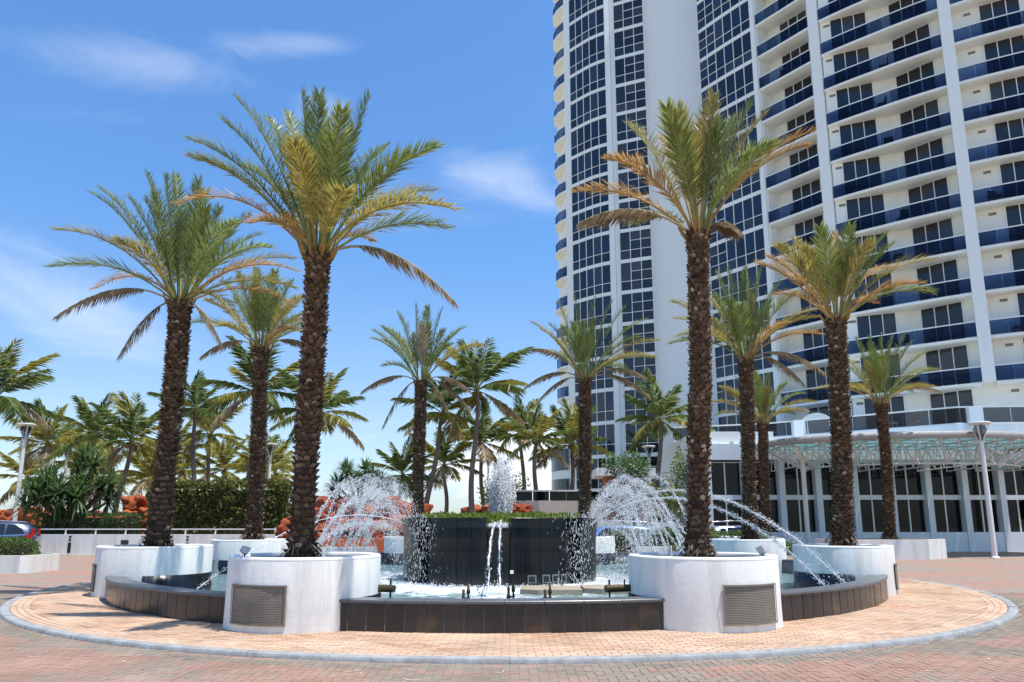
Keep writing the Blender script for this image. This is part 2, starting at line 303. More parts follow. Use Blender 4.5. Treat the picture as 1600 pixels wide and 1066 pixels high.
def brick_mb(mb, x, y, hx, hy, ang, z, val, tx=0, ty=0, h=.014):
    c, s = cos(ang), sin(ang); q = .0035
    vs = []
    for e, zz_ in ((0, z-h), (q, z)):
        for sx, sy in ((-1, -1), (1, -1), (1, 1), (-1, 1)):
            lx, ly = sx*(hx-e), sy*(hy-e); vs.append((x+lx*c-ly*s, y+lx*s+ly*c, zz_+lx*tx+ly*ty))
    mb.add(vs, [(4, 5, 6, 7), (0, 1, 5, 4), (1, 2, 6, 5), (2, 3, 7, 6), (3, 0, 4, 7)], val)
def inview(x, y, m=1.5): return y > 5.6 and abs(x) < .74*y+m
def lay(bricks, parent, mat, name):
    """nearest 300 bricks as objects sharing a few meshes, the rest as one mesh"""
    bricks.sort(key=lambda b: b[0]**2+b[1]**2)
    mesh = {}
    for x, y, hx, hy, a, z, v in bricks[:300]:
        key = (round(hx, 3), round(hy, 3), round(v*9))
        if key not in mesh:
            b = MB(); brick_mb(b, 0, 0, hx, hy, 0, 0, v)
            me = bpy.data.meshes.new('paver'); me.from_pydata(b.v, [], b.f); me.materials.append(mat)
            at = me.attributes.new('rnd', 'FLOAT', 'FACE'); at.data.foreach_set('value', b.a); mesh[key] = me
        o = place('paver', mesh[key], parent); o.location = (x, y, z); o.rotation_euler = (rng.gauss(0, .004), rng.gauss(0, .004), a)
    rest = MB()
    for x, y, hx, hy, a, z, v in bricks[300:]: brick_mb(rest, x, y, hx, hy, a, z, v, rng.gauss(0, .006), rng.gauss(0, .006))
    tag(rest.build(name, mat, parent), kind='stuff')
bl = []
row = 0; y = 8.3
while y < 27:
    x = -12 + (.1 if row % 2 else 0)
    while x < 12:
        d = math.hypot(x-KX, y-CY); dw = math.hypot(x-CX, y-CY)
        if RW-.05 < dw and d < RK-.455 and not in_planter(x, y, -.08):
            v = .5+.9*(noise.noise((x*.9, y*.9, 1))*.5)+rng.gauss(0, .17)
            bl.append((x, y, .0975, .0475, rng.gauss(0, .006), .055+rng.gauss(0, .0012), min(1, max(0, v))))
        x += .2
    y += .1; row += 1
for rr, n in ((RK-.405, 0), (RK-.30, 1), (RK-.197, 0)):
    k = int(2*pi*rr/.205)
    for i in range(k):
        t = 2*pi*(i+.5*n)/k; x, y = KX+rr*sin(t), CY-rr*cos(t)
        if y < 27: bl.append((x, y, .0975, .048, t, .056, min(1, max(0, .68+rng.gauss(0, .15)))))
lay(bl, island, MT['peach'], 'pavers')
bl = []
u = .102
for i in range(-150, 151):
    for j in range(50, 175):
        k = (i-j) % 4
        if k == 0: x, y, hx, hy = (i+1)*u, (j+.5)*u, u-.0012, u/2-.0012
        elif k == 3: x, y, hx, hy = (i+.5)*u, (j+1)*u, u/2-.0012, u-.0012
        else: continue
        if y > 17 or not inview(x, y, .5): continue
        d = math.hypot(x-KX, y-CY)
        if d < RK+.06: continue
        s = noise.noise((x*.55, y*.75, 3.3))*1.1+noise.noise((x*2.1, y*2.1, 8.))*.45
        v = .60+s*.50+rng.gauss(0, .10)
        if d < RK+.42: v = .28+rng.gauss(0, .12)
        sw = abs(((x*.42+y)*.5) % 1.7-.85)
        if sw < .16: v = .30+rng.gauss(0, .12)
        bl.append((x, y, hx, hy, 0, .0075+rng.gauss(0, .0010), min(1, max(0, v))))
lay(bl, road, MT['roadpaver'], 'pavers')
# pale sand crescents lying on the road pavers
cr = MB()
for i in range(150):
    x = rng.uniform(-9, 9); y = rng.uniform(6.8, 11.5)
    if math.hypot(x-KX, y-CY) < RK+.4: continue
    a0 = rng.uniform(0, 6.28); r0 = rng.uniform(.05, .13); w = rng.uniform(.004, .011); n = 7; sp = rng.uniform(1.0, 2.4)
    vs = []
    for k in range(n+1):
        t = a0+sp*k/n; ww = w*sin(pi*(k+.3)/(n+.6)); vs += [(x+(r0-ww)*cos(t), y+(r0-ww)*sin(t), .0125), (x+(r0+ww)*cos(t), y+(r0+ww)*sin(t), .0125)]
    cr.add(vs, [(2*k, 2*k+1, 2*k+3, 2*k+2) for k in range(n)])
tag(cr.build('sand_marks', plain('pale_sand', (.62, .52, .40), .95, .2, 20), road), kind='stuff')
# kerb of cast segments
kerb = tag(empty('kerb', (KX, CY, 0)), kind='structure')
nk = 44; pk = [(RK+.018, 0), (RK+.010, .048), (RK-.004, .060), (RK-.02, .063), (RK-.125, .063), (RK-.14, .058), (RK-.145, .02)]
for i in range(nk):
    b = MB(); dz = rng.gauss(0, .0025); dr = rng.gauss(0, .004)
    b.lathe([(r+dr, z+(dz if z > 0 else 0)) for r, z in pk], (0, 0, 0), 4, t0=2*pi*i/nk+.00018, t1=2*pi*(i+1)/nk-.00018); b.build('kerb_stone', MT['kerb'], kerb)

# ------------------------------------------------------------------ fountain basin: granite wall, tiles, water
basin = tag(empty('fountain_basin', (CX, CY, 0)), 'low dark granite pool wall curving between the white planters', 'pool wall')
order = ['FL', 'FR', 'R', 'BR', 'RR', 'RL', 'BL', 'L']
angs = [math.atan2(PL[k][0]-CX, -(PL[k][1]-CY)) for k in order]
for i in range(8):
    a, b = angs[i], angs[(i+1) % 8]
    while b < a: b += 2*pi
    w = MB(); w.lathe([(RW-.012, .0), (RW-.012, .455), (RW-.34, .455), (RW-.34, 0)], (0, 0, 0), 24, t0=a, t1=b); seg = w.build('wall', MT['grout'], basin)
    n = max(1, round((b-a)*RW/.285))
    for k in range(n):
        t0 = a+(b-a)*k/n+.0009; t1 = a+(b-a)*(k+1)/n-.0009; v = rng.random()
        m_ = MB(); j = rng.gauss(0, .0012); prof = [(RW+j, .052), (RW+j, .452), (RW-.014, .452), (RW-.014, .052), (RW+j, .052)]
        m_.lathe(prof, (0, 0, 0), 2, v, t0, t1, smooth=False)
        if i in (0, 1, 7): m_.build('tile', MT['tile'], seg)
        else: m_.build('tile', MT['tile'], seg)
    nc = max(1, n//2)
    for k in range(nc):
        t0 = a+(b-a)*k/nc+.0004; t1 = a+(b-a)*(k+1)/nc-.0004
        m_ = MB(); m_.lathe([(RW-.36, .456), (RW+.018, .456), (RW+.022, .462), (RW+.022, .492), (RW+.014, .5), (RW-.36, .5), (RW-.36, .456)], (0, 0, 0), 3, rng.random(), t0, t1, smooth=False); m_.build('coping', MT['coping'], seg)
# water sheet with gentle relief
wt = MB(); nr, na = 46, 150
vs = []
for i in range(nr+1):
    r = 2.3+(RW-.3-2.3)*i/nr
    for k in range(na):
        t = 2*pi*k/na; x, y = CX+r*sin(t), CY-r*cos(t)
        am = .018+.05*max(0, 1-(r-2.4)/3.0)
        vs.append((x, y, .10+am*noise.noise((x*2.2, y*2.2, 0))+am*.6*noise.noise((x*6, y*6, 4))))
wt.add(vs, [(i*na+k, i*na+(k+1) % na, (i+1)*na+(k+1) % na, (i+1)*na+k) for i in range(nr) for k in range(na)], smooth=True)
tag(wt.build('pool_water', MT['water']), kind='structure')

# ------------------------------------------------------------------ planters
for key, (x, y, r, lab) in PL.items():
    pl = tag(empty('planter', (x, y, .05)), lab, 'planter', 'round planters around the fountain')
    hgt = 1.045; w = MB(); prof = [(r+.012, 0), (r+.004, .3), (r, hgt-.03), (r-.008, hgt-.008), (r-.025, hgt), (r-.115, hgt), (r-.13, hgt-.01), (r-.135, hgt-.14)]
    w.lathe(prof, (0, 0, 0), 96); w.build('wall', MT['stucco'], pl)
    rm = MB(); rm.lathe([(r+.0015, hgt-.03), (r+.0015, hgt-.004), (r-.014, hgt+.010), (r-.12, hgt+.012), (r-.137, hgt-.004), (r-.139, hgt-.05)], (0, 0, 0), 96); rm.build('rim', MT['rim'], pl)
    so_ = MB(); n = 30; vs = [(0, 0, hgt-.02)]
    for i in range(1, 7):
        for k in range(n):
            t = 2*pi*k/n; q = (r-.13)*i/6; vs.append((q*cos(t), q*sin(t), hgt-.09+.05*(1-i/6)+rng.uniform(-.015, .02)))
    fs = [(0, 1+k, 1+(k+1) % n) for k in range(n)]+[(1+i*n+k, 1+(i+1)*n+k, 1+(i+1)*n+(k+1) % n, 1+i*n+(k+1) % n) for i in range(5) for k in range(n)]
    so_.add(vs, fs, smooth=True); so_.build('soil', MT['soil'], pl)
    # dark granite skirt on the pool side
    ang = math.atan2(CX-x, -(CY-y))
    b = MB(); b.lathe([(r+.02, -.04), (r+.02, .45), (r+.0, .452)], (0, 0, 0), 40, .3, ang-R(98), ang+R(98)); b.build('skirt', MT['core'], pl)
    if key in ('FL', 'FR', 'L', 'R'):
        out_ = ang+pi; da = .40; gz0, gz1 = .12, .66
        gr = MB(); gr.lathe([(r+.018, gz0), (r+.022, gz0), (r+.022, gz1), (r+.018, gz1)], (0, 0, 0), 10, .5, out_-da, out_+da); go = gr.build('grille', MT['grille'], pl)
        fr = MB()
        for z in (gz0, gz1): fr.lathe([(r+.012, z-.012), (r+.042, z-.012), (r+.042, z+.012), (r+.012, z+.012)], (0, 0, 0), 10, .5, out_-da-.012, out_+da+.012, smooth=False)
        for s in (-1, 1): fr.lathe([(r+.012, gz0-.012), (r+.042, gz0-.012), (r+.042, gz1+.012), (r+.012, gz1+.012)], (0, 0, 0), 1, .5, out_+s*da-.012, out_+s*da+.012, smooth=False)
        fr.build('grille_frame', MT['grille'], go)
        sl_ = MB()
        for k in range(22):
            z = gz0+.016+(gz1-gz0-.03)*k/22; sl_.lathe([(r+.024, z), (r+.029, z+.004), (r+.028, z+.013), (r+.024, z+.018)], (0, 0, 0), 10, .5, out_-da, out_+da, smooth=False)
        tag(sl_.build('louvres', MT['grille'], go), kind='stuff')
# floodlights on the planter rims
def floodlight(x, y, z, rz, tilt, lab):
    f = tag(empty('floodlight', (x, y, z), rz), lab, 'floodlight', 'floodlights on planter rims')
    b = MB(); b.box(-.035, .035, -.035, .035, 0, .02); b.box(-.006, .006, -.01, .01, .02, .09); b.build('bracket', MT['darkmetal'], f)
    h = MB(); c, s = cos(tilt), sin(tilt)
    vs = []
    for lx, ly, lz in ((-.085, -.05, -.06), (.085, -.05, -.06), (.06, .05, -.045), (-.06, .05, -.045), (-.085, -.05, .06), (.085, -.05, .06), (.06, .05, .045), (-.06, .05, .045)): vs.append((lx, ly*c-lz*s, .15+ly*s+lz*c))
    h.add(vs, [(0, 3, 2, 1), (4, 5, 6, 7), (0, 1, 5, 4), (1, 2, 6, 5), (2, 3, 7, 6), (3, 0, 4, 7)]); ho = h.build('housing', MT['grey'], f)
    le = MB(); vs = []
    for lx, lz in ((-.07, -.048), (.07, -.048), (.07, .048), (-.07, .048)): vs.append((lx, -.054*c-lz*s, .15-.054*s+lz*c))
    le.add(vs, [(0, 1, 2, 3)]); le.build('lens', MT['glass'], ho)
def rimpt(k, a, d=.2): x, y, r, _ = PL[k]; return x+(r-d)*sin(a), y-(r-d)*cos(a)
for k, a, rz, ti, lab in (('FL', R(-55), 2.2, .5, 'small grey floodlight on the rim of the front left planter'), ('FR', R(58), -2.4, .6, 'small tilted floodlight on the rim of the front right planter'), ('L', R(-12), .3, .1, 'small floodlight on the rim of the leftmost planter')):
    x, y = rimpt(k, a); floodlight(x, y, 1.05, rz, ti, lab)
for k, a, lab in (('FL', R(32), 'short white pipe stub inside the front left planter rim'), ('FR', R(-158), 'short white pipe stub behind the front right palm')):
    x, y = rimpt(k, a, .3); b = MB(); b.tube([(x, y, .98), (x, y, 1.22)], .035, 12); tag(b.build('pipe_stub', MT['whitemetal']), lab, 'pipe')

# ------------------------------------------------------------------ black cascade in the middle
core = tag(empty('cascade_drum', (CX, CY, 0)), 'black granite cascade drum with notched spill niches in the pool centre', 'fountain')
b = MB(); b.lathe([(2.36, .0), (2.36, 1.40), (2.1, 1.40), (2.1, 0)], (0, 0, 0), 64, .2); b.build('inner_drum', MT['core'], core)
for i in range(8):
    a0_, a1_ = R(45*i+6.2), R(45*i+38.8); cuts = [a0_+(a1_-a0_)*k/4 for k in range(5)]
    pn = MB(); v = .3; prof = [(2.2, .0), (2.62, .0), (2.62, .9), (2.63, 1.25), (2.66, 1.5), (2.70, 1.66), (2.705, 1.72), (2.69, 1.735), (2.2, 1.735)]
    for k in range(4):
        e = .0014; pn2 = MB(); j = rng.gauss(0, .003); q = [(r+j, z) for r, z in prof]
        ta, tb = cuts[k]+e, cuts[k+1]-e; pn2.lathe(q, (0, 0, 0), 3, rng.random(), ta, tb, smooth=False)
        for tt in (ta, tb): pn2.add([(r*sin(tt), -r*cos(tt), z) for r, z in q], [tuple(range(len(q)))], .2)
        pn2.build('granite_panel', MT['core'], core)
    na_ = R(45*i); s = MB(); s.lathe([(2.34, .0), (2.44, .0), (2.44, 1.42), (2.50, 1.46), (2.50, 1.49), (2.2, 1.49)], (0, 0, 0), 4, .4, na_-R(6.15), na_+R(6.15), smooth=False); s.build('spill_niche', MT['core'], core)
bs = MB(); bs.lathe([(2.1, 1.42), (.02, 1.44)], (0, 0, 0), 32); bs.build('planting_bed', MT['soil'], core)
# square inspection hatches and the small lamp low on the drum
def on_drum(t, z0, z1, hw, name, mat, r0, r1, par):
    q = MB(); q.lathe([(r0, z0), (r1, z0), (r1, z1), (r0, z1)], (0, 0, 0), 1, .5, t-hw/2.62, t+hw/2.62, smooth=False); return q.build(name, mat, par)
for t, w in ((R(17.6), .105), (R(25.7), .10), (R(31.5), .10), (R(36.9), .085)):
    h = on_drum(t, .19, .38, w*1.05, 'hatch_frame', plain('weathered_steel', (.17, .19, .18), .6, .3, 12, metal=.2), 2.60, 2.648, core); on_drum(t, .215, .35, w*1.05-.032, 'hatch_opening', MT['black'], 2.60, 2.652, h)
on_drum(R(6.9), .42, .50, .04, 'lamp', MT['whitemetal'], 2.60, 2.655, core)
# pale slabs over the pump pits
for x0, x1, y0, y1, lab in ((.25, 1.55, 15.5, 16.65, 'beige concrete slab lying before the cascade, nearer its middle'), (1.62, 2.75, 15.75, 16.9, 'beige concrete slab lying before the cascade, farther right')):
    b = MB(); b.prism([(x0, y0+.2), (x0+.35, y0), (x1, y0+.1), (x1, y1), (x0, y1)], .08, .21); tag(b.build('concrete_slab', MT['slab']), lab, 'slab', 'slabs before the cascade')
# nozzles and pipes in the pool
def nozzle(x, y, lab, h=.58):
    f = tag(empty('fountain_nozzle', (x, y, .06)), lab, 'nozzle', 'small upright nozzles in the pool')
    b = MB(); b.tube([(0, 0, 0), (0, 0, h*.6)], .022, 10); b.tube([(.075, .02, 0), (.075, .02, h*.8)], .016, 10); b.build('riser', MT['bronze'], f)
    c = MB(); c.lathe([(.0, h*.60), (.028, h*.62), (.032, h*.70), (.020, h*.74), (.024, h*.9), (.0, h*.92)], (0, 0, 0), 12); c.lathe([(.0, h*.78), (.030, h*.8), (.030, h*.9), (.018, h*.92), (.018, h*1.05), (0, h*1.06)], (.075, .02, 0), 12); c.tube([(-.02, 0, h*.66), (.10, .02, h*.70)], .014, 8); c.build('head', MT['bronze'], f)
nozzle(-.72, 11.4, 'bronze nozzle pair in the pool left of the falling streams'); nozzle(-.02, 11.35, 'bronze nozzle right beside the falling streams', .62); nozzle(.55, 11.4, 'bronze nozzle pair in the pool right of the falling streams')
for s, xx, lab in ((-1, -1.83, 'bronze spray pipe on legs beside the front left planter'), (1, 1.52, 'bronze spray pipe on legs beside the front right planter')):
    f = tag(empty('spray_pipe', (xx, 11.6, .0)), lab, 'pipe', 'bronze spray pipes'); b = MB(); l = .75
    b.tube([(0, 0, .58), (s*l, .30, .58)], .058, 14); b.build('pipe', MT['bronze'], f)
    b = MB(); e = (s*.06, .02); b.tube([(e[0], e[1], .0), (e[0], e[1], .72)], .016, 8); b.tube([(s*.32, .13, .58), (s*.32, .13, .72)], .012, 8); b.build('leg', MT['darkmetal'], f)

# ------------------------------------------------------------------ leaves and hedges
def leaf_quad(mb, p, d, up, ln, wd, val):
    d = d.normalized(); s = d.cross(up); s = s.normalized()*wd if s.length > 1e-4 else Vector((wd, 0, 0))
    m_ = p+d*ln*.5; mb.add([p, m_+s, p+d*ln, m_-s], [(0, 1, 2, 3)], val)
def rv(): 
    z = rng.uniform(-1, 1); t = rng.uniform(0, 2*pi); q = math.sqrt(1-z*z); return Vector((q*cos(t), q*sin(t), z))
def hedge(name, label, cat, poly_fn, n, ln, wd, mat, core=None, group=None, kind=None):
    """poly_fn() -> (point, outward) samples"""
    h = tag(empty(name, (0, 0, 0)), label, cat, group, kind)
    m_ = MB()
    for _ in range(n):
        p, o = poly_fn(); d = (o+rv()*.8); leaf_quad(m_, p, d, rv(), ln*rng.uniform(.6, 1.3), wd*rng.uniform(.7, 1.2), min(1, max(0, rng.gauss(.48, .24))))
    m_.build('foliage', mat, h)
    if core:
        c = MB(); core(c); c.build('branches', plain('twigs', (.035, .032, .018), .95, .3, 8), h)
    return h
def boxfn(x0, x1, y0, y1, z0, z1, lump=.08):
    def f():
        w = rng.random()
        x, y = rng.uniform(x0, x1), rng.uniform(y0, y1)
        if w < .45: p, o = Vector((x, y, z1)), Vector((0, 0, 1))
        elif w < .88: p, o = Vector((x, y0, rng.uniform(z0, z1))), Vector((0, -1, .2))
        else:
            s = rng.random() < .5; p, o = Vector((x0 if s else x1, y, rng.uniform(z0, z1))), Vector((-1 if s else 1, 0, .2))
        k = lump*(noise.noise(p*1.3)*1.6+noise.noise(p*4)*.8); return p+o*k-o*rng.random()*lump*.9, o
    return f
def bx(x0, x1, y0, y1, z0, z1): return lambda c: c.box(x0, x1, y0, y1, z0, z1)
# planting on top of the drum
def topfn():
    t = rng.uniform(0, 2*pi); r = 2.15*math.sqrt(rng.random()); p = Vector((CX+r*cos(t), CY+r*sin(t), 1.5+rng.random()*.32+.07*noise.noise((r*cos(t)*2, r*sin(t)*2, 0)))); return p, Vector((cos(t)*.4, sin(t)*.4, 1))
hedge('ground_cover', 'clipped green ground cover growing on top of the black cascade', 'shrub', topfn, 5200, .10, .035, MT['leaf_t'])

# ------------------------------------------------------------------ palms
def frond(mb, P0, P1, P2, col, n=58, ln=.40, wd=.014, bare=.22, droop=.0, r0=.026, vee=.55, fwd=.85):
    P0, P1, P2 = Vector(P0), Vector(P1), Vector(P2)
    def pt(t): return P0*(1-t)**2+P1*2*t*(1-t)+P2*t*t
    def tg(t): return ((P1-P0)*(1-t)+(P2-P1)*t).normalized()
    ks = 9; mb.tube([pt(i/ks) for i in range(ks+1)], [r0*(1-.85*i/ks)+.003 for i in range(ks+1)], 5, .85, cap=False)
    for i in range(n):
        t = bare+(1-bare)*(i+rng.random()*.7)/n; p = pt(min(t, 1)); d = tg(min(t, 1)); side = d.cross(Vector((0, 0, 1)))
        if side.length < .05: side = Vector((1, 0, 0))
        side.normalize(); up = side.cross(d).normalized()
        u = (t-bare)/(1-bare); l = ln*(.35+.65*min(1, u*4))*(1-.55*max(0, u-.55)/.45)
        for s in (-1, 1):
            if rng.random() < .05: continue
            f = fwd+.5*u; v = d*f+side*s*(1-.35*u)+up*vee*rng.uniform(-.1, 1.5)+rv()*.2; v.normalize(); q = l*rng.uniform(.8, 1.12)
            wv = v.cross(up+rv()*.3); wv = wv.normalized()*wd if wv.length > .01 else side*wd
            e = p+v*q; e.z -= droop*q; mid = p+v*q*.5; mid.z -= droop*q*.2
            mb.add([p-wv*.4, p+wv*.4, mid+wv, e, mid-wv], [(0, 1, 2, 3, 4)], min(1, max(0, .5+rng.gauss(0, .2))))
def date_palm(label, Y, path, tips, rad, base=1.0, seed=1, extra=8, Lf=3.1, hues='ggggo'):
    global rng
    keep = rng; rng = random.Random(seed)
    th = tag(empty('date_palm', (path[0][0], Y, base)), label, 'palm tree', 'date palms with brown trunks')
    ox, oz = path[0][0], base
    pts = [Vector((x-ox, 0, z-oz)) for x, z in path]; pts[0] = Vector((0, 0, -.08))
    # smooth resample of the trunk line
    def cr_(t):
        n = len(pts)-1; k = min(int(t*n), n-1); f = t*n-k; a, b, c, d = pts[max(k-1, 0)], pts[k], pts[k+1], pts[min(k+2, n)]
        return .5*((2*b)+(c-a)*f+(2*a-5*b+4*c-d)*f*f+(3*b-a-3*c+d)*f**3)
    H = pts[-1].z; ns = 40
    def rr(t): return rad*.92*(1.0+.50*math.exp(-t*H/.30)+.10*math.exp(-((1-t)*H/.5)**2)-.10*t)
    tk = MB(); tk.tube([cr_(i/ns) for i in range(ns+1)], [rr(i/ns)*.88 for i in range(ns+1)], 18, .12); tr_ = tk.build('trunk', MT['bark'], th)
    bt = MB(); rows = int(H/.066); per = 14
    for i in range(rows):
        t = (i+.5)/rows; c = cr_(t); d = (cr_(min(1, t+.01))-cr_(max(0, t-.01))).normalized()
        for k in range(per):
            a = 2*pi*(k+.5*(i % 2)+.16*i)/per+rng.gauss(0, .07); r = rr(t); e = Vector((cos(a), sin(a), 0)); tn = Vector((-sin(a), cos(a), 0))
            w = 2*pi*r/per*.56*rng.uniform(.85, 1.15); h = .066*rng.uniform(.7, 1.35); pr = rad*rng.uniform(.20, .44)*(1.4 if t > .95 else 1)
            p = c+e*r*.85+d*rng.gauss(0, .012)
            v = min(1, max(0, rng.gauss(.47, .17)+(.55 if rng.random() < .035 else 0)))
            bt.add([p-tn*w-d*h*.5, p+tn*w-d*h*.5, p+tn*w*.85+d*h*.35+e*pr*.7, p+e*pr+d*h*.62, p-tn*w*.85+d*h*.35+e*pr*.7, p+e*pr*.25+d*h*.62],
                   [(0, 1, 2, 3, 4), (4, 3, 5), (3, 2, 5)], v)
    for k in range(90):   # fibrous root skirt
        a = rng.uniform(0, 2*pi); r = rr(0)*1.0; e = Vector((cos(a), sin(a), 0)); z0 = rng.uniform(.05, .32)
        p = e*r*(.98-.5*z0)+Vector((0, 0, z0)); leaf_quad(bt, p, e*.5+Vector((0, 0, -1))+rv()*.5, rv(), .16, .012, rng.uniform(.4, .95))
    tag(bt.build('leaf_bases', MT['bark'], tr_), kind='stuff')
    top = cr_(1.0)
    def addf(dx, dy, dz, col, dead=False):
        hz = math.hypot(dx, dy); ln = math.sqrt(dx*dx+dy*dy+dz*dz)
        az = Vector((dx, dy, 0)); e = az.normalized() if hz > .02 else Vector((1, 0, 0))
        b0 = top+e*rad*.55+Vector((0, 0, -.02+.1*rng.random()))
        tip = top+Vector((dx, dy, dz))
        lift = (.15+.13*hz/max(ln, .01))*ln
        if dead: lift = .34*ln
        c1 = b0+(tip-b0)*.46+Vector((0, 0, lift))
        m_ = MB(); dens = 116
        kw = dict(n=dens, ln=.52 if not dead else .32, wd=.0105, bare=.20 if not dead else .28, droop=.05 if not dead else .75, vee=.5 if not dead else -.1, fwd=.9)
        if col == 'b': kw.update(ln=.44, fwd=1.25, n=84)
        frond(m_, b0, c1, tip, col, **kw); m_.build('frond', MT['leaf_'+col], th)
    for dx, dy, dz, col in tips: addf(dx, dy, dz, col, col == 'd')      # tip offsets from the crown, in metres
    for k in range(extra):
        a = 2.4*k+seed; fr_ = sin(a) < -.3
        el = R(rng.uniform(62, 78) if fr_ else rng.uniform(14, 62)); l = Lf*rng.uniform(.74, .95)*(.85 if fr_ else 1); col = rng.choice(hues)
        addf(l*cos(el)*cos(a), l*cos(el)*sin(a)*.85, l*sin(el)*.92, col)
    for k in range(10):   # young upright spears and cut stubs round the crown base
        a = rng.uniform(0, 2*pi); e = Vector((cos(a), sin(a), 0)); m_ = MB(); b0 = top+e*rad*.75+Vector((0, 0, -.12))
        m_.tube([b0, b0+e*.12+Vector((0, 0, .16)), b0+e*.20+Vector((0, 0, .30+.15*rng.random()))], [.04, .026, .012], 6, .7); m_.build('frond_stub', MT['leaf_b'], th)
    rng = keep; return th
g_ = 'g'
